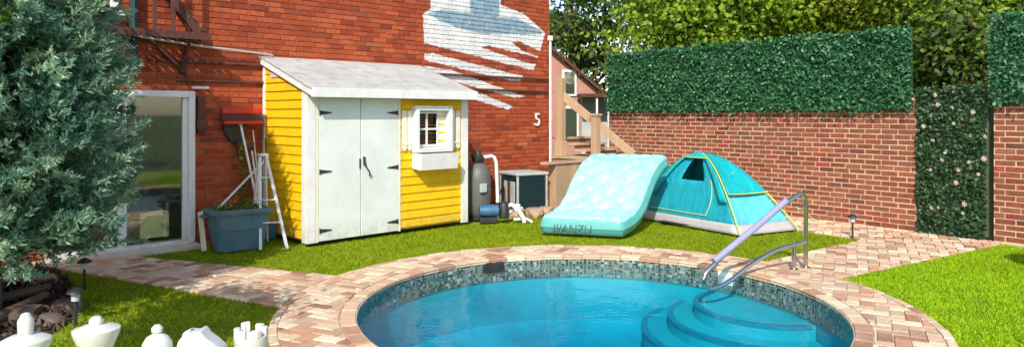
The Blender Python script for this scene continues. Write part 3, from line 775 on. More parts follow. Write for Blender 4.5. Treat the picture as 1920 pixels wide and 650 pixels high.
# doors
def shed_door(x0, x1, hx, hs):
    d = S(MB().box(x0, x1, SY0 - .018, SY0 + .01, .03, 1.685).build('door', 'doorwhite', shed, bevel=.004))
    for z in (.15, .83, 1.51):
        m = MB().prism([(hx, z - .022), (hx + hs * .02, z - .022), (hx + hs * .15, z - .006), (hx + hs * .15, z + .006), (hx + hs * .02, z + .022), (hx, z + .022)], 'y', SY0 - .026, SY0 - .0185)
        m.tube([(hx, SY0 - .024, z - .03), (hx, SY0 - .024, z + .03)], .008, 6)
        m.build('hinge', 'black', d)
    return d
d1 = shed_door(4.09, 4.642, 4.10, 1); d2 = shed_door(4.652, 5.19, 5.18, -1)
MB().tube([(4.70, SY0 - .02, .90), (4.695, SY0 - .06, .86), (4.74, SY0 - .065, .80), (4.76, SY0 - .04, .74)], .009, 6).tube([(4.69, SY0 - .02, .98), (4.69, SY0 - .035, .88)], .016, 8).build('handle', 'black', d2, True)
box('latch', 'black', d1, 4.625, 4.64, SY0 - .028, SY0 - .0185, .84, .96)
# window with deep box frame
wx0, wx1, wz0, wz1, wy = 5.40, 6.00, 1.00, 1.60, SY0 - .115
win = S(MB().box(wx0, wx0 + .055, wy, SY0 + .05, wz0, wz1).build('window', 'white', shed, bevel=.003))
box('frame', 'white', win, wx1 - .055, wx1, wy, SY0 + .05, wz0, wz1, bevel=.003)
box('frame', 'white', win, wx0 + .0555, wx1 - .0555, wy, SY0 + .05, wz1 - .06, wz1, bevel=.003)
box('sill', 'white', win, wx0 + .0555, wx1 - .0555, wy, SY0 + .05, wz0, wz0 + .05, bevel=.003)
box('surround', 'white', win, wx0 + .055, wx1 - .055, SY0 - .012, SY0 - .003, wz0 + .05, wz1 - .06)
px0, px1, pz0, pz1 = wx0 + .065, wx1 - .20, wz0 + .10, wz1 - .10
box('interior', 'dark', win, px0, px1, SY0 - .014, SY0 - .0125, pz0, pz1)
for i in range(2):
    for j in range(2):
        xa = px0 + i * (px1 - px0) / 2; za = pz0 + j * (pz1 - pz0) / 2
        box('pane', 'winglass', win, xa + .008, xa + (px1 - px0) / 2 - .008, SY0 - .019, SY0 - .017, za + .008, za + (pz1 - pz0) / 2 - .008)
xm, zm = (px0 + px1) / 2, (pz0 + pz1) / 2
box('muntin', 'white', win, xm - .012, xm + .012, SY0 - .03, SY0 - .015, pz0 - .02, pz1 + .02); box('muntin', 'white', win, px0 - .02, px1 + .02, SY0 - .031, SY0 - .0155, zm - .012, zm + .012)
for a, c in ((px0 - .02, px0), (px1, px1 + .02)): box('sash', 'white', win, a, c, SY0 - .032, SY0 - .0125, pz0 - .02, pz1 + .02)
for a, c in ((pz0 - .021, pz0), (pz1, pz1 + .021)): box('sash', 'white', win, px0, px1, SY0 - .0325, SY0 - .0125, a, c)
fb = S(MB().prism([(SY0 - .017, .80), (SY0 - .20, .78), (SY0 - .235, .99), (SY0 - .017, .99)], 'x', 5.40, 6.01).build('flower_box', 'white', shed, bevel=.004))
MB().prism([(SY0 - .03, .985), (SY0 - .225, .985), (SY0 - .22, .993), (SY0 - .03, .993)], 'x', 5.42, 5.99).build('soil', 'soil', fb)
def shutter(x, wdt):
    m = MB().prism([(x, 1.06), (x + wdt / 2, 1.02), (x + wdt, 1.06), (x + wdt, 1.54), (x, 1.54)], 'y', SY0 - .035, SY0 - .017)
    S(m.build('shutter_slat', 'cream', shed, bevel=.002))
for x in (5.245, 5.325, 6.035, 6.125): shutter(x, .068)
for x in (5.24, 6.03): sbox('shutter_batten', 'cream', x, x + .158, SY0 - .042, SY0 - .0355, 1.10, 1.13)
sbox('gable_plaque', 'palegrey', SX0 - .022, SX0 - .017, 8.10, 8.32, 1.94, 2.0)

# ------------------------------------------------------------------ tub with garden tools
tub = thing('planter_tub', 'blue grey plastic tub full of garden cuttings beside the shed', 'tub', (3.33, 7.84, 0), rad(-8))
def rrect(hx, hy, r, z, n=5):
    out = []
    for sx, sy, a0 in ((1, 1, 0), (-1, 1, 90), (-1, -1, 180), (1, -1, 270)):
        for k in range(n): a = rad(a0 + 90 * k / (n - 1)); out.append((sx * (hx - r) + r * math.cos(a), sy * (hy - r) + r * math.sin(a), z))
    return out
def loft(rings, cap0=True, cap1=True):
    m = MB(); n = len(rings[0])
    for r in rings: m.v += r
    for i in range(len(rings) - 1):
        for k in range(n): q = i * n; m.f.append((q + k, q + (k + 1) % n, q + n + (k + 1) % n, q + n + k)); m.mi.append(0)
    if cap0: m.f.append(tuple(range(n))[::-1]); m.mi.append(0)
    if cap1: m.f.append(tuple(range((len(rings) - 1) * n, len(rings) * n))); m.mi.append(0)
    return m
loft([rrect(.25, .17, .06, 0), rrect(.28, .20, .07, .22), rrect(.287, .207, .07, .225), rrect(.30, .22, .07, .40), rrect(.30, .22, .07, .42), rrect(.27, .19, .06, .42), rrect(.265, .185, .06, .30)]).build('bucket', 'tub', tub, True)
loft([rrect(.335, .255, .08, .40), rrect(.34, .26, .08, .43), rrect(.30, .22, .07, .452), rrect(.275, .195, .06, .45), rrect(.275, .195, .06, .40)], False, False).build('rim', 'tub', tub, True)
for sx in (-1, 1): MB().tube([(sx * .335, -.07, .39), (sx * .385, -.05, .375), (sx * .385, .05, .375), (sx * .335, .07, .39)], .012, 6).build('handle', 'tub', tub, True)
n = 420; P_ = np.stack([rng.uniform(-.25, .25, n), rng.uniform(-.17, .17, n), .40 + np.abs(rng.normal(0, .045, n))], 1)
tag(link('cuttings', arrays_mesh('cuttings', leaf_quads(P_, np.tile([0, 0, 1.], (n, 1)), .03), 4, 'weed'), tub), kind='stuff')
MB().add(rrect(.262, .182, .06, .385), [tuple(range(20))]).build('soil', 'soil', tub)
# leaning tools
t = thing('push_broom', 'push broom leaning head up with a red head against the brick wall', 'broom', (3.62, 7.96, .42))
def rel(o, p): o.matrix_parent_inverse = Matrix.Translation(-Vector(p)); return o
rel(MB().tube([(3.63, 7.98, .42), (3.60, 8.42, 1.42)], .014, 8).build('handle', 'alu', t, True), (3.62, 7.96, .42))
rel(MB().box(3.37, 3.86, 8.36, 8.46, 1.50, 1.57).build('head', 'red', t, bevel=.01), (3.62, 7.96, .42))
rel(MB().box(3.375, 3.855, 8.365, 8.455, 1.41, 1.50).build('bristles', 'bristle', t), (3.62, 7.96, .42))
rel(MB().box(3.39, 3.86, 8.355, 8.465, 1.375, 1.41).build('edge_bar', 'red', t, bevel=.005), (3.62, 7.96, .42))
rel(MB().bar((3.60, 8.40, 1.36), (3.52, 8.41, 1.42), .012).build('brace', 'alu', t), (3.62, 7.96, .42))
t = thing('dustpan', 'dark dustpan hanging on the brick wall under the broom head', 'dustpan', (3.5, 8.5, 1.1))
rel(MB().prism([(3.42, 1.40), (3.74, 1.40), (3.72, 1.24), (3.64, 1.14), (3.52, 1.16), (3.44, 1.28)], 'y', 8.475, 8.53).build('pan', 'black', t, bevel=.008), (3.5, 8.5, 1.1))
rel(MB().tube([(3.60, 8.50, 1.16), (3.61, 8.50, 1.0)], .012, 6).build('handle', 'black', t), (3.5, 8.5, 1.1))
def pole(label, a, b_, r=.012, mat='alu', name='garden_pole'):
    o = MB().tube([a, tuple((Vector(a) + Vector(b_)) / 2), b_], r, 8).build(name, mat, None, True); tag(o, label, 'pole', 'poles leaning by the tub'); return o
pole('pale pole lying diagonally from the tub up to the shed corner', (3.10, 7.84, .45), (3.86, 8.20, .98))
pole('short white pole standing upright out of the tub', (3.66, 7.99, .40), (3.72, 8.35, 1.05), .011)
sl = thing('step_ladder', 'narrow white folding step ladder standing open beside the tub', 'ladder', (3.62, 7.6, 0))
for a, b_ in (((3.46, 7.55, 0), (3.60, 7.86, 1.02)), ((3.70, 7.40, 0), (3.66, 7.84, 1.02)), ((3.58, 8.10, 0), (3.61, 7.90, 1.0)), ((3.76, 8.02, 0), (3.68, 7.90, 1.0))):
    rel(MB().bar(a, b_, .03, .018).build('leg', 'alu', sl), (3.62, 7.6, 0))
for q in (.28, .52, .76):
    a = Vector((3.46, 7.55, 0)).lerp(Vector((3.60, 7.86, 1.02)), q); c = Vector((3.70, 7.40, 0)).lerp(Vector((3.66, 7.84, 1.02)), q)
    rel(MB().bar(a, c, .05, .012).build('tread', 'alu', sl), (3.62, 7.6, 0))
rel(MB().box(3.58, 3.69, 7.83, 7.91, 1.015, 1.04).build('top_cap', 'pvc', sl, bevel=.004), (3.62, 7.6, 0))
tag(MB().bar((2.99, 7.92, 0), (2.985, 8.02, .42), .10, .02).build('scrap_board', 'cream'), 'pale scrap board leaning at the left end of the tub', 'board')
pole('thin dark rod leaning against the shed corner behind the ladder', (3.80, 8.10, 0), (3.915, 8.40, 1.20), .009, 'iron')
pole('thin pale cane leaning on the brick wall right of the broom', (3.74, 8.05, .02), (3.80, 8.50, 1.30), .008, 'cream')
o = MB().box(3.73, 3.92, 8.12, 8.34, 0, .20).build('storage_crate', 'pumpblue', None, bevel=.01); tag(o, 'small dark blue crate on the grass between tub and shed', 'crate')
# weeds growing up between tub and wall
wd = thing('tall_weed', 'light green weed growing up the brick wall behind the tub', 'plant', (3.66, 8.42, 0))
MB().tube([(0, 0, 0), (.03, -.02, .5), (-.02, -.04, 1.15)], [.008, .006, .003], 6).build('stem', 'weed', wd)
n = 260; zz = rng.uniform(.2, 1.22, n); P_ = np.stack([rng.normal(0, .05, n), rng.normal(-.03, .035, n), zz], 1)
tag(link('leaves', arrays_mesh('leaves', leaf_quads(P_, np.tile([0, -1., .3], (n, 1)), .028), 4, 'weed'), wd), kind='stuff')

# ------------------------------------------------------------------ filter, pump, condenser
pf = thing('pool_filter', 'grey pool filter tank with black valve and white pipes beside the shed', 'pool filter', (6.72, 7.62, 0))
MB().lathe([(.13, .06), (.165, .12), (.185, .25), (.185, .55), (.165, .68), (.10, .78), (.06, .80)], 20).build('tank', 'tank', pf, True)
MB().lathe([(.15, 0), (.15, .06)], 16).build('base', 'black', pf, True)
MB().lathe([(.07, .80), (.09, .83), (.09, .88), (.05, .92), (.04, .97)], 14).tube([(-.12, -.02, .90), (.02, 0, .90)], .03, 8).build('valve', 'black', pf, True)
MB().tube([(.06, -.02, .87), (.20, -.06, .89), (.24, -.08, .87), (.26, -.10, .80), (.27, -.12, .30), (.27, -.12, .22)], .026, 10).build('pipe', 'pvc', pf, True)
MB().box(-.13, -.02, -.215, -.18, .40, .52).build('label_plate', 'palegrey', pf, bevel=.004)
pu = thing('pool_pump', 'blue and black pool pump on the ground in front of the filter', 'pump', (6.58, 7.28, 0), rad(-35))
MB().tube([(-.10, 0, .16), (.02, 0, .16), (.16, 0, .16)], [.075, .085, .08], 14).build('motor', 'pumpblue', pu, True)
MB().box(-.1, .15, -.06, .06, 0, .07).build('foot', 'black', pu, bevel=.006)
MB().lathe([(.07, .05), (.075, .25), (.06, .27), (.02, .29)], 14, (.24, 0, 0)).build('strainer', 'black', pu, True)
MB().tube([(.24, 0, .20), (.34, -.02, .24), (.42, -.05, .20), (.50, -.10, .06), (.51, -.10, 0)], .03, 10).tube([(.30, .02, .12), (.42, .12, .16), (.52, .16, .16)], .028, 10).build('pipe', 'pvc', pu, True)
MB().tube([(.42, -.05, .16), (.42, -.05, .25)], .045, 10).tube([(.38, .02, .03), (.56, .02, .03), (.60, -.16, .02)], .022, 8).build('coupling', 'pvc', pu, True)
ac = thing('air_conditioner', 'grey outdoor condenser unit with dark louvred sides on stone slabs', 'air conditioner', (7.74, 7.72, .03), rad(-14))
bx0 = .27
for sx in (-1, 1):
    for sy in (-1, 1): box('corner_post', 'ac_grey', ac, min(sx * bx0, sx * (bx0 - .032)), max(sx * bx0, sx * (bx0 - .032)), min(sy * bx0, sy * (bx0 - .032)), max(sy * bx0, sy * (bx0 - .032)), 0, .54, bevel=.006)
box('coil', 'ac_dark', ac, -.235, .235, -.235, .235, .02, .53)
box('top_panel', 'ac_grey', ac, -.285, .285, -.285, .285, .54, .585, bevel=.012)
box('base_pan', 'ac_grey', ac, -.28, .28, -.28, .28, -.01, .03)
lm = MB().box(-.235, .235, -.268, -.25, 0, .018).mesh('louvre', 'ac_dark')
for k in range(14):
    for r_ in (0, -90, 90):
        o = link('louvre', lm, ac); o.location = (0, 0, .06 + k * .034); o.rotation_euler = (0, 0, rad(r_))
box('side_cover', 'ac_grey', ac, -.292, -.277, -.22, .10, .10, .45, bevel=.004)
box('cable_slot', 'iron', ac, -.297, -.2925, -.10, -.02, .08, .46)
def rock(name, label, loc, sc, mat, group, seed):
    r2 = random.Random(seed); bmx = bmesh.new(); bmesh.ops.create_icosphere(bmx, subdivisions=2, radius=1)
    for v in bmx.verts:
        k = 1 + r2.uniform(-.16, .16); v.co *= k; v.co.z = max(-.5, min(.62, v.co.z))
    me = bpy.data.meshes.new(name); bmx.to_mesh(me); bmx.free(); me.materials.append(M[mat])
    o = link(name, me); o.location = loc; o.scale = sc; o.rotation_euler = (0, 0, r2.uniform(0, 6)); tag(o, label, 'rock', group); return o
slabs = [((7.30, 7.42, .02), (.17, .14, .14), 'left one of the tan stones under the condenser, next to the pump pipes'), ((7.58, 7.34, .02), (.19, .14, .13), 'middle tan stone in front of the condenser'), ((7.86, 7.38, .02), (.16, .13, .12), 'right one of the tan stones under the condenser, near the float'), ((7.74, 7.72, -.06), (.36, .34, .14), 'broad tan stone slab directly beneath the condenser')]
for i, (l_, s_, tx) in enumerate(slabs): rock('stone', tx, l_, s_, 'rock', 'stones under the condenser', 40 + i)

# ------------------------------------------------------------------ timber deck and stair
dk = thing('timber_deck', 'tan timber deck platform with stair, posts and sloping handrail in the corner', 'deck', (0, 0, 0))
X0, X1, Y0, Y1, ZT = 8.12, 10.15, 7.36, 8.50, .72
nb = 7
for k in range(nb):
    a = Y0 + k * (Y1 - Y0) / nb; box('deck_plank', 'woodx', dk, X0 - .22 if k < 1 else 9.2, X1, a + .004, a + (Y1 - Y0) / nb - .004, ZT, ZT + .035, bevel=.003)
for k in range(15): a = X0 + k * .136; box('skirt_board', 'wood', dk, a, a + .13, Y0 + .03, Y0 + .05, 0, ZT - .002, bevel=.002)
for k in range(1): a = Y0 + .055 + k * .138; box('skirt_board', 'wood', dk, X0, X0 + .02, a, a + .132, 0, ZT - .002, bevel=.002)
box('deck_frame', 'woodred', dk, 9.22, X1 - .02, Y0 + .06, Y1, .02, ZT - .01)
box('post', 'wood', dk, 9.28, 9.40, 8.32, 8.44, ZT + .036, 2.12, bevel=.004)
box('post_base', 'wood', dk, 9.26, 9.42, 8.30, 8.46, ZT + .0365, 1.02, bevel=.004)
box('post', 'wood', dk, 9.36, 9.48, 7.60, 7.72, ZT + .036, 1.46, bevel=.004)
box('post_cap', 'wood', dk, 9.34, 9.50, 7.58, 7.74, 1.461, 1.50, bevel=.004)
MB().bar((9.36, 8.42, 1.86), (9.60, 7.0, .82), .05, .14).build('handrail', 'wood', dk, bevel=.004)
for i in range(3):
    y = 7.92 + i * .26; z = .84 + i * .10
    box('tread', 'woodx', dk, 9.50, 10.38, y, y + .28, z, z + .035, bevel=.003); box('riser', 'woodred', dk, 9.52, 10.36, y + .03, y + .05, z - .065, z - .001)

# ------------------------------------------------------------------ inflatable float
FA, FB_ = Vector((6.36, 6.10, 0)), Vector((6.88, 5.16, 0))       # front edge
ax = Vector((1.38, .24, 0)); FLn = ax.length; axn = ax.normalized(); wv = (FB_ - FA); wl = wv.length; wn_ = wv.normalized()
fl = thing('pool_float', 'pale aqua inflatable pool mattress with dark lettering leaning up on the grass', 'pool float', tuple((FA + FB_) / 2))
prof = [(0, .13), (.12, .145), (.3, .175), (.48, .24), (.64, .36), (.78, .52), (.92, .66), (1.08, .77), (1.25, .83), (1.40, .835)]
def interp(s):
    for (a, za), (b2, zb) in zip(prof, prof[1:]):
        if s <= b2: t = (s - a) / (b2 - a); return za + t * (zb - za)
    return prof[-1][1]
nu, nv = 40, 72; TH = .19
top, bot = [], []
mb = MB(); uu = [i / nu for i in range(nu + 1)]; vv = [j / nv for j in range(nv + 1)]
def fpt(u, v, side):
    s = v * 1.40; zc = interp(s); dz = (interp(min(1.4, s + .02)) - interp(max(0, s - .02))) / .04
    nrm = Vector((-dz, 0, 1)).normalized()                         # in (axis, z)
    eu = min(u, 1 - u) * wl; ev = min(s, 1.4 - s); e = min(eu, ev); rim = math.sqrt(max(0, 1 - (1 - min(1, e / .075)) ** 2))
    tuft = .034 * (abs(math.sin(math.pi * (s / .23 + u * 3.5))) * abs(math.sin(math.pi * (s / .23 - u * 3.5)))) ** .5 + .010 * abs(math.sin(math.pi * s / .115))
    bolster = .036 * math.exp(-((e - .07) / .05) ** 2)
    off = TH / 2 * rim + (tuft * rim * min(1, e / .12) + bolster) * (1 if side > 0 else 0)
    ins = .05 * (1 - math.sqrt(max(0, 1 - max(0, 1 - ev / .16) ** 2)))
    c = FA + wn_ * (wl * (u + (.5 - u) * 2 * ins / wl * (1 if ev < .16 else 0))) + axn * s
    c.z = zc - .035
    n3 = axn * nrm.x + Vector((0, 0, nrm.z))
    return c + n3 * off * side
for j in vv:
    for i in uu: mb.v.append(tuple(fpt(i, j, 1) - (FA + FB_) / 2))
nt_ = len(mb.v)
for j in vv:
    for i in uu: mb.v.append(tuple(fpt(i, j, -1) - (FA + FB_) / 2))
W_ = nu + 1
for j in range(nv):
    for i in range(nu):
        a = j * W_ + i; mid = min(i + .5, nu - i - .5) / nu * wl; sv = min(j + .5, nv - j - .5) / nv * 1.4
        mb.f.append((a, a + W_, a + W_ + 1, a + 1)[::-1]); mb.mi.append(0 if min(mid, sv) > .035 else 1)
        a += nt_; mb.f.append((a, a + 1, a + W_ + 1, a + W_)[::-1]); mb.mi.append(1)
me = mb.mesh('mattress', ['float', 'float_shade'])
bmx = bmesh.new(); bmx.from_mesh(me); bmesh.ops.remove_doubles(bmx, verts=bmx.verts, dist=.0008); bmesh.ops.recalc_face_normals(bmx, faces=bmx.faces); bmx.to_mesh(me); bmx.free()
me.polygons.foreach_set('use_smooth', [True] * len(me.polygons)); link('mattress', me, fl)
c0 = FA + wn_ * (wl * .19) - axn * .026 - (FA + FB_) / 2; ex_ = wn_.copy(); ey_ = (axn * .38 + Vector((0, 0, 1))).normalized(); ez_ = ex_.cross(ey_)
mt = Matrix(((ex_.x, ey_.x, ez_.x, c0.x), (ex_.y, ey_.y, ez_.y, c0.y), (ex_.z, ey_.z, ez_.z, .055), (0, 0, 0, 1)))
text_obj('lettering', 'II/ANZU', .135, .006, 'print', fl, mt)

# ------------------------------------------------------------------ tent
FLc, FRc, BRc = Vector((8.45, 6.15, 0)), Vector((8.07, 4.31, 0)), Vector((9.02, 4.02, 0))
BLc = FLc + BRc - FRc; ctr = (FLc + BRc) / 2
tn = thing('tent', 'small turquoise pop-up tent with lime piping on the grass', 'tent', tuple(ctr), 0)
TZ = .95; peak = ctr + Vector((-.09, .09, 0))
def pole_pt(c, t):
    """from corner (t=0) up to the crossing (t=1): flattened arch"""
    a = t * math.pi / 2; h = math.sin(a)
    p = c.lerp(peak, t ** 1.05); p.z = TZ * (.80 * h + .20 * t); return p
def panel(name, ca, cb, t0, t1, mat, off=0., nt2=14, nu2=16, sag=.06, cut=None, u0=0, u1=1):
    m = MB(); idx = {}
    nrm = ((ca + cb) / 2 - ctr); nrm.z = .5; nrm.normalize()
    for i in range(nt2 + 1):
        t = t0 + (t1 - t0) * i / nt2; A_, B_ = pole_pt(ca, t), pole_pt(cb, t)
        for j in range(nu2 + 1):
            u = u0 + (u1 - u0) * j / nu2; p = A_.lerp(B_, u); p -= nrm * sag * 4 * u * (1 - u) * math.sin(math.pi * min(1, t + .1)) * .5
            m.v.append(tuple(p + nrm * off - ctr))
    for i in range(nt2):
        for j in range(nu2):
            if cut and cut(t0 + (t1 - t0) * (i + .5) / nt2, u0 + (u1 - u0) * (j + .5) / nu2): continue
            a = i * (nu2 + 1) + j; m.f.append((a, a + 1, a + nu2 + 2, a + nu2 + 1)); m.mi.append(0)
    o = m.build(name, mat, tn, True); s = o.modifiers.new('s', 'SOLIDIFY'); s.thickness = .004; return o
pairs = {'front': (FLc, FRc), 'right': (FRc, BRc), 'back': (BRc, BLc), 'left': (BLc, FLc)}
for k, (a, c) in pairs.items():
    cut = (lambda t, u: .50 < t < .84 and .28 < u < .72) if k == 'front' else None
    panel('inner_wall', a, c, .07, 1, 'tentin_shaded' if k != 'right' else 'tentpale', 0, 20, 24, .06, cut)
    panel('floor_band', a, c, 0, .085, 'tentfloor', .012, 3, 14, .02)
    if k != 'front': panel('fly', a, c, .34, 1, 'tentfly', .045, 14, 16, .05)
panel('fly', FLc, FRc, .78, 1, 'tentfly', .045, 6, 16, .02)
panel('fly', FLc, FRc, .25, .82, 'tentfly', .05, 12, 3, .02, None, 0, .10); panel('fly', FLc, FRc, .25, .82, 'tentfly', .05, 12, 3, .02, None, .90, 1)
MB().box(-.5, .35, -.5, .5, .02, .03).build('floor', 'dark', tn)
def seam(name, pts, r, mat): return MB().tube([Vector(p) - ctr for p in pts], r, 6).build(name, mat, tn, True)
def offp(c, t, o_=.05):
    n3 = (c - ctr); n3.z = .4; n3.normalize(); return pole_pt(c, t) + n3 * o_
for c in (FLc, FRc, BRc, BLc): seam('pole_sleeve', [offp(c, t / 14, .03) for t in range(15)], .012, 'trim' if c in (FRc, BRc) else 'tentfly')
def edge(ca, cb, t, o_, u0=0, u1=1, sag=.05):
    nrm = ((ca + cb) / 2 - ctr); nrm.z = .5; nrm.normalize(); out = []
    for j in range(13):
        u = u0 + (u1 - u0) * j / 12; out.append(pole_pt(ca, t).lerp(pole_pt(cb, t), u) - nrm * sag * 4 * u * (1 - u) * math.sin(math.pi * min(1, t + .1)) * .5 + nrm * o_)
    return out
seam('piping', edge(FRc, BRc, .34, .055), .010, 'trim'); seam('piping', edge(FLc, FRc, .78, .06, 0, 1, .02), .009, 'trim')
seam('door_zip', edge(FLc, FRc, .13, .012, .12, .72, .06) , .008, 'trim')
zp = []
for k in range(11):
    t = .13 + .37 * k / 10; u = .72 + .12 * math.sin(math.pi * k / 20); q = edge(FLc, FRc, t, .012, u, u, .06)[0]; zp.append(q)
seam('door_zip', zp, .007, 'trim')
seam('guy_line', [BRc + Vector((0, 0, .3)), BRc + Vector((.18, -.42, -.02))], .004, 'trim')
MB().box(-.012, .012, -.004, .004, 0, .03).build('logo_patch', 'tentfloor', tn).location = tuple(pole_pt(FRc, .55).lerp(pole_pt(BRc, .55), .38) - ctr + Vector((-.04, -.09, .03)))

# ------------------------------------------------------------------ pool rail
A3 = Vector((6.88, 2.97, 0)); B3 = Vector((5.72, 3.36, 0)); e3 = (B3 - A3).normalized(); LR = (B3 - A3).length
hr = thing('pool_handrail', 'stainless pool handrail with a lavender grip cover at the steps', 'handrail', tuple(A3))
def rp(s, z): p = e3 * s; return Vector((p.x, p.y, z))
def smooth(pts, it=3):
    for _ in range(it):
        q = [pts[0]]
        for a, c in zip(pts, pts[1:]): q += [a.lerp(c, .25), a.lerp(c, .75)]
        pts = q + [pts[-1]]
    return pts
tube_main = smooth([rp(0, -.02), rp(0, .45), rp(0, .70), rp(.10, .735), rp(LR * .55, .42), rp(LR - .05, .13), rp(LR + .06, .03), rp(LR + .02, -.09), rp(LR - .22, -.06), rp(LR * .58, .10), rp(LR * .3, .215), rp(.12, .235), rp(0, .25)])
MB().tube(tube_main, .021, 12).build('rail', 'chrome', hr, True)
MB().tube([rp(.16, .235), rp(.16, .1), rp(.16, -.02)], .021, 12).build('post', 'chrome', hr, True)
MB().tube([rp(.26, .665), rp(LR * .55, .424), rp(LR - .07, .165)], .030, 14).build('grip', 'grip', hr, True)
for s in (0, .16): MB().lathe([(.045, -.01), (.045, .006), (.03, .012)], 16, tuple(rp(s, 0))).build('flange', 'chrome', hr, True)

# ------------------------------------------------------------------ giant chess pieces
def chess(name, label, x, y, prof, extra=None):
    t = thing(name, label, 'chess piece', (x, y, -.02), 0, 'giant chess pieces in a row')
    MB().lathe(prof, 32).build('body', 'chess', t, True); 
    if extra: extra(t)
    return t
def base_prof(r, h): return [(r, 0), (r, .04), (r * .93, .06), (r * .95, .085), (r * .70, .12), (r * .58, .16), (r * .48, h * .45), (r * .46, h * .62)]
def king_x(t):
    MB().lathe([(.028, .575), (.030, .60), (.031, .64), (.024, .652), (.016, .668), (.006, .672)], 14).build('finial', 'chess', t, True)
    MB().box(-.03, .03, -.016, .016, .612, .64).build('cross_arm', 'chess', t, bevel=.008)
chess('chess_king', 'giant white chess king, leftmost piece, with a tall finial on its crown', .62, 3.62, base_prof(.13, .64) + [(.075, .44), (.08, .452), (.065, .462), (.075, .48), (.096, .545), (.094, .558), (.06, .575), (.02, .58)], king_x)
def queen_x(t):
    MB().lathe([(.02, .55), (.03, .565), (.03, .585), (.018, .60)], 12).build('knob', 'chess', t, True)
chess('chess_queen', 'giant white chess queen with a flared coronet and round knob', 0.89, 3.63, base_prof(.125, .58) + [(.070, .42), (.074, .43), (.06, .44), (.068, .455), (.097, .53), (.098, .545), (.080, .550), (.05, .562), (.015, .566)], queen_x)
def bishop_x(t):
    MB().lathe([(.014, .475), (.026, .487), (.026, .503), (.012, .518)], 12).build('knob', 'chess', t, True)
chess('chess_bishop', 'giant white chess bishop with a rounded mitre and small ball', 1.14, 3.6, base_prof(.115, .51) + [(.075, .335), (.08, .345), (.05, .36), (.052, .375), (.068, .40), (.066, .43), (.048, .46), (.018, .478)], bishop_x)
def knight_x(t):
    pts = [(-.08, .22), (.085, .22), (.07, .29), (.03, .335), (.06, .335), (.10, .315), (.125, .335), (.12, .375), (.085, .41), (.045, .44), (.02, .475), (-.005, .458), (-.05, .462), (-.085, .42), (-.10, .33)]
    o = MB().prism(pts, 'y', -.055, .055).build('horse_head', 'chess', t, bevel=.022); o.modifiers['bevel'].segments = 5; o.modifiers['bevel'].width = .03; o.data.polygons.foreach_set('use_smooth', [True] * len(o.data.polygons)); o.rotation_euler = (0, 0, rad(-40))
    o = MB().prism([(-.10, .36), (-.07, .455), (-.03, .475), (-.055, .44), (-.075, .37)], 'y', -.02, .02).build('mane', 'chess', t, bevel=.006); o.rotation_euler = (0, 0, rad(-40))
chess('chess_knight', 'giant white chess knight with its horse head turned to the right', 1.32, 3.56, base_prof(.11, .36) + [(.08, .225), (.02, .24)], knight_x)
def rook_x(t):
    for k in range(6):
        a0 = 2 * math.pi * (k + .15) / 6; a1 = 2 * math.pi * (k + .75) / 6; q = [(r * math.cos(a), r * math.sin(a)) for r, a in ((.055, a0), (.082, a0), (.086, (a0 + a1) / 2), (.082, a1), (.055, a1), (.057, (a0 + a1) / 2))]
        MB().prism(q, 'z', .375, .415 + (.012 if k == 1 else 0)).build('merlon', 'chess', t, bevel=.005)
chess('chess_rook', 'giant white chess rook with battlements, rightmost piece beside the brick deck', 1.59, 3.58, base_prof(.115, .40) + [(.062, .27), (.082, .295), (.085, .375), (.055, .376), (.052, .345), (.01, .344)], rook_x)

# ------------------------------------------------------------------ path lights
def path_light(label, x, y, h):
    t = thing('path_light', label, 'path light', (x, y, -.03), 0, 'garden path lights')
    MB().tube([(0, 0, 0), (0, 0, h)], .012, 8).build('stake', 'black', t)
    MB().lathe([(.028, h - .01), (.03, h + .04), (.02, h + .05)], 12).build('lens', 'palegrey', t, True)
    MB().lathe([(.06, h + .045), (.055, h + .06), (.015, h + .085)], 14).build('cap', 'black', t, True)
path_light('black path light on a stake where the brick path meets the planting bed', 1.62, 6.98, .20)
path_light('black path light at the front edge of the planting bed', 1.30, 5.84, .20)
path_light('black path light at the lawn tip near the garden wall', 9.02, 3.32, .22)

# ------------------------------------------------------------------ planting bed contents
n = 9000; xs = rng.uniform(-.4, 1.6, n); ys = rng.uniform(5.3, 8.3, n); keep = np.array([inside((x, y), BED) or (x < 1.55 and y > 6.95) for x, y in zip(xs, ys)]) & (xs < 1.62)
P_ = np.stack([xs, ys, rng.uniform(-.03, .03, n)], 1)[keep]
b = NB('mulch chips'); M['mulch'] = b.done(b.ramp(b.rnd(), [(0, (.018, .011, .009)), (.5, (.045, .026, .018)), (.85, (.09, .055, .035)), (1, (.17, .12, .08))]), .95)
tag(link('mulch', arrays_mesh('mulch', leaf_quads(P_, np.tile([0, 0, 1.], (len(P_), 1)), .035, .4), 4, 'mulch')), kind='stuff')
rk = [((1.36, 6.35, 0), (.13, .10, .09), 'rockdark', 'dark rock at the bed edge between the two path lights'), ((1.18, 6.02, 0), (.12, .09, .08), 'rockdark', 'flat dark rock at the front of the planting bed'), ((1.05, 6.3, .01), (.15, .11, .10), 'rockdark', 'broad dark rock in the bed in front of the blue conifer'), ((1.42, 7.5, 0), (.13, .10, .09), 'rock', 'tan rock at the back of the bed beside the door sill'), ((1.15, 7.75, 0), (.16, .11, .10), 'rock', 'wide tan rock at the back of the bed under the conifer'), ((.85, 7.9, 0), (.12, .10, .11), 'rock', 'tan rock at the left rear of the planting bed')]
for i, (l_, s_, mt_, tx) in enumerate(rk): rock('rock', tx, l_, s_, mt_, 'rocks in the planting bed', 70 + i)
for i, (a, c, tx) in enumerate((((.75, 6.05, .03), (1.28, 6.7, .05), 'dark log lying across the planting bed'), ((.62, 6.6, .03), (1.35, 6.95, .06), 'thin dark log near the path in the planting bed'))):
    tag(MB().tube([a, tuple((Vector(a) + Vector(c)) / 2 + Vector((.03, -.02, .015))), c], [.045, .04, .03], 9).build('log', 'trunk', None, True), tx, 'log')

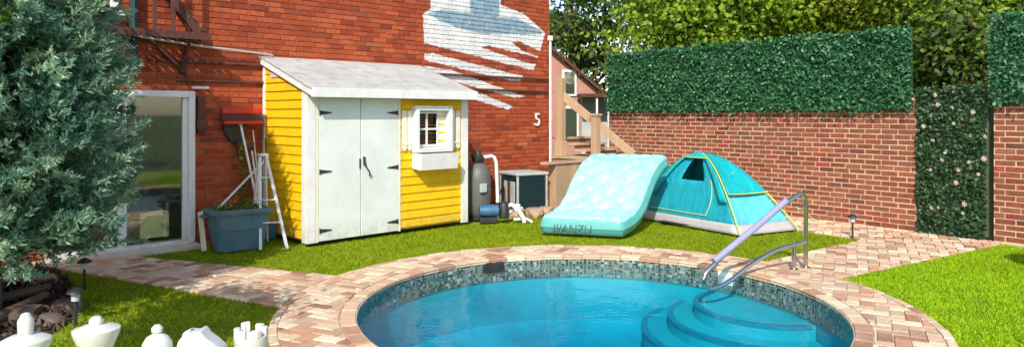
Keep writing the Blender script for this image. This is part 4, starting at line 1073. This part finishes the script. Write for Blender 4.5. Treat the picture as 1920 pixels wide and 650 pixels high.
# ------------------------------------------------------------------ trees
def limb(m, a, b_, r0, r1, wob=.12, n=6):
    a, b_ = Vector(a), Vector(b_); L = (b_ - a).length; pts = []
    for k in range(n + 1):
        t = k / n; p = a.lerp(b_, t); s = math.sin(math.pi * t) * wob * L * .5; pts.append(p + Vector((R.uniform(-s, s), R.uniform(-s, s), 0)))
    m.tube(pts, [r0 + (r1 - r0) * k / n for k in range(n + 1)], 8); return pts
def conifer(name, label, x, y, h, rad_, nb, mat, group=None):
    t = thing(name, label, 'tree', (x, y, -.03), 0, group); tr = MB(); limb(tr, (0, 0, 0), (.05, .03, h), .06, .012, .05)
    C_, D_, L_, T_ = [], [], [], []
    for i in range(nb):
        z = .42 + (h - .5) * (i / nb) ** .9; a = i * 2.39996 + R.uniform(-.3, .3); f = 1 - (z / h) ** 2.6
        L = rad_ * (f ** .6) * R.uniform(.68, 1.15); d = Vector((math.cos(a), math.sin(a), R.uniform(-.05, .32))).normalized(); bt = R.random()
        p0 = Vector((0, 0, z)); p1 = p0 + d * L
        if i % 4 == 0: tr.tube([p0, p0 + d * L * .55, p1], [.014, .008, .003], 4)
        for s in range(13):
            q = R.uniform(.30, 1.0) ** .8; c = p0.lerp(p1, q) + Vector((R.gauss(0, .05), R.gauss(0, .05), R.gauss(0, .04)))
            C_.append(tuple(c)); D_.append(tuple((d + Vector((R.gauss(0, .42), R.gauss(0, .42), R.gauss(.30, .30)))).normalized())); L_.append(R.uniform(.10, .22)); T_.append(.6 * bt + .4 * R.random())
    k = 36; C_, D_, L_, T_ = (np.repeat(np.array(v), k, axis=0) for v in (C_, D_, L_, T_)); n_ = len(C_)
    tt = rng.random(n_); b0 = C_ + D_ * (L_ * tt)[:, None]
    dv = D_ * .9 + rng.normal(0, .52, (n_, 3)); dv /= np.linalg.norm(dv, axis=1, keepdims=True)
    ln = rng.uniform(.036, .082, n_) * (1.2 - .55 * tt); sd = np.cross(dv, rng.normal(0, 1, (n_, 3))); sd /= np.linalg.norm(sd, axis=1, keepdims=True) + 1e-9; sd *= (ln * .105)[:, None]
    e1 = dv * ln[:, None]; quads = np.stack([b0 - sd, b0 + e1 * .5 + sd * -1.1, b0 + e1, b0 + e1 * .5 + sd * 1.1], 1)
    tr.build('trunk', 'trunk', t, True)
    link('crown', arrays_mesh('crown', quads, 4, mat, T_), t); return t
conifer('blue_conifer', 'big bushy blue green conifer in the planting bed at the left edge', 0.93, 6.62, 3.9, .86, 1150, 'conifer')
def tree(name, label, x, y, h, cz, rx_, rz_, nleaf, size, mat, group, nclump=60, low=0., trunk=.14):
    t = thing(name, label, 'tree', (x, y, -.05), 0, group); m = MB(); top = (R.uniform(-.3, .3), R.uniform(-.3, .3), cz + rz_ * .5)
    limb(m, (0, 0, 0), top, trunk, trunk * .25, .1, 8); Ps = []
    cl = []
    for k in range(nclump):
        while True:
            v = Vector((R.uniform(-1, 1), R.uniform(-1, 1), R.uniform(-1, 1)))
            if .25 < v.length < 1: break
        v = v * (.55 + .45 * v.length); c = Vector((v.x * rx_, v.y * rx_, cz + v.z * rz_)); cl.append(c)
        if k % 5 == 0: limb(m, (top[0] * .5, top[1] * .5, max(.8, c.z * .55)), c, trunk * .35, .012, .15, 5)
    per = nleaf // nclump
    for c in cl:
        s = R.uniform(.26, .5) * min(rx_, 1.8) / 1.6; q = rng.normal(0, 1, (per, 3)) * np.array([s, s, s * .55]); Ps.append(q + np.array(c))
    P_ = np.concatenate(Ps); N_ = P_ - np.array([0, 0, cz]); N_ /= np.linalg.norm(N_, axis=1, keepdims=True) + 1e-6; N_[:, 2] += .8
    m.build('trunk', 'trunk', t, True)
    link('crown', arrays_mesh('crown', leaf_quads(P_, N_, size, .6, .7), 4, mat, np.repeat(rng.uniform(0, 1, len(cl)), per)), t); return t
G1 = 'trees beyond the garden wall'
tree('leafy_tree', 'bright green leafy tree beside the house corner, above the hedge panel', 13.15, 8.05, 5.5, 3.95, 1.75, 1.75, 14000, .066, 'maple', G1, 90)
tree('leafy_tree', 'yellow green tree behind the left half of the hedge panel', 13.6, 7.0, 6, 3.9, 2.1, 1.7, 14000, .062, 'maple', G1, 80)
tree('leafy_tree', 'olive tree behind the right half of the hedge panel', 15.6, 5.2, 6, 4.1, 2.3, 1.9, 14000, .062, 'olive', G1, 80)
tree('leafy_tree', 'olive green tree showing over the gate with dark gaps', 14.2, 3.4, 6, 3.6, 1.7, 1.8, 12000, .058, 'maple', G1, 70)
tree('leafy_tree', 'dark dense tree straight behind the ivy gate', 12.6, 2.9, 4.5, 2.3, 1.3, 1.5, 9000, .055, 'darkleaf', G1, 70)
tree('leafy_tree', 'yellow green tree at the right edge above the short hedge screen', 13.8, 1.3, 6, 3.9, 1.9, 1.7, 12000, .06, 'maple', G1, 70)
G2 = 'dark trees in the background'
for i, (x, y, cz, rx_, rz_, tx) in enumerate(((18.2, 16, 4.6, 3.6, 4.0, 'dark background tree right beside the house corner'), (19.5, 10.5, 4.4, 3.6, 4.0, 'dark background tree behind the yellow green tree'), (21.5, 6.2, 4.6, 3.6, 4.2, 'dark background tree behind the olive tree'), (19.5, 1.6, 4.2, 3.4, 4.0, 'dark background tree behind the gate'), (17.5, -2.5, 4.0, 3.4, 3.8, 'dark background tree beyond the right edge of the wall'))):
    tree('background_tree', tx, x, y, 8, cz, rx_, rz_, 15000, .10, 'darkleaf', G2, 110, trunk=.25)
# trees behind the camera, seen only in the glass and the water
for i, (x, y, tx) in enumerate(((-5.5, -1.0, 'olive tree left of the viewpoint, mirrored in the door glass'), (-7.5, -6.5, 'olive tree behind the viewpoint, mirrored in the glass'), (2.5, -9, 'olive tree behind the viewpoint on the right'))):
    if i == 0: continue
    tree('garden_tree', tx, x, y, 5, 2.4, 2.2, 1.6, 4000, .12, 'olive', 'trees behind the viewpoint', 50)
tree('garden_tree', 'small round-headed tree just outside the left edge, shading the near lawn', -.12, 3.95, 3, 2.15, .55, .5, 4500, .045, 'darkleaf', 'trees behind the viewpoint', 60, trunk=.04)
# shrub just right of the frame
sb = thing('round_shrub', 'small dark shrub on the lawn at the right edge of the frame', 'shrub', (8.55, 1.12, -.03))
MB().tube([(0, 0, 0), (.02, 0, .3)], [.02, .012], 6).build('stem', 'trunk', sb)
n = 1800; v = rng.normal(0, 1, (n, 3)); v /= np.linalg.norm(v, axis=1, keepdims=True); v *= rng.uniform(.5, 1, (n, 1)) ** .5
link('foliage', arrays_mesh('foliage', leaf_quads(v * np.array([.30, .30, .32]) + np.array([0, 0, .36]), v + np.array([0, 0, .3]), .035), 4, 'darkleaf'), sb)
# red flowers at the foot of the house wall
fr_ = thing('red_flower_clump', 'clump of red flowers at the house wall behind the conifer', 'plant', (.95, 8.15, -.03))
n = 240; v = rng.normal(0, 1, (n, 3)) * np.array([.28, .09, .10]) + np.array([0, 0, .26]); v[:, 2] = np.abs(v[:, 2])
link('leaves', arrays_mesh('leaves', leaf_quads(v * np.array([1, 1, .8]), np.tile([0, -1., .6], (n, 1)), .03), 4, 'darkleaf'), fr_)
tag(link('flowers', arrays_mesh('flowers', leaf_quads(v + np.array([0, -.03, .05]), np.tile([0, -1., .6], (n, 1)), .026, .9), 4, 'flowered'), fr_), kind='stuff')

# ------------------------------------------------------------------ neighbour house behind the stair
nh = thing('neighbour_house', 'pinkish brick neighbouring house with a pale window behind the stair', 'house', (14.85, 12.75, 0), rad(-44))
MB().prism([(-2.6, 0), (.55, 0), (.55, 2.15), (-.75, 3.25), (-2.6, 3.6)], 'y', 0, 3).build('wall', 'pinkbrick', nh)
MB().bar((-.9, -.1, 3.46), (.7, -.1, 2.10), .25, .07).build('roof', 'iron', nh)
w1 = box('window', 'white', nh, -.40, .0, -.05, .03, 1.98, 2.70, bevel=.01); box('pane', 'winglass', w1, -.34, -.06, -.062, -.052, 2.04, 2.64)
w2 = box('window', 'white', nh, -.46, .06, -.05, .03, .70, 1.70, bevel=.01); box('pane', 'winglass', w2, -.40, .0, -.062, -.052, .76, 1.64)
MB().box(0, 1.3, -1.0, -.12, 1.93, 2.02).build('porch_roof', 'iron', nh); box('porch_wall', 'palegrey', nh, .12, 1.2, -.16, -.02, .2, 1.93)
for x in (.42, .72, 1.0): box('porch_post', 'white', nh, x, x + .05, -.95, -.90, .1, 1.93)
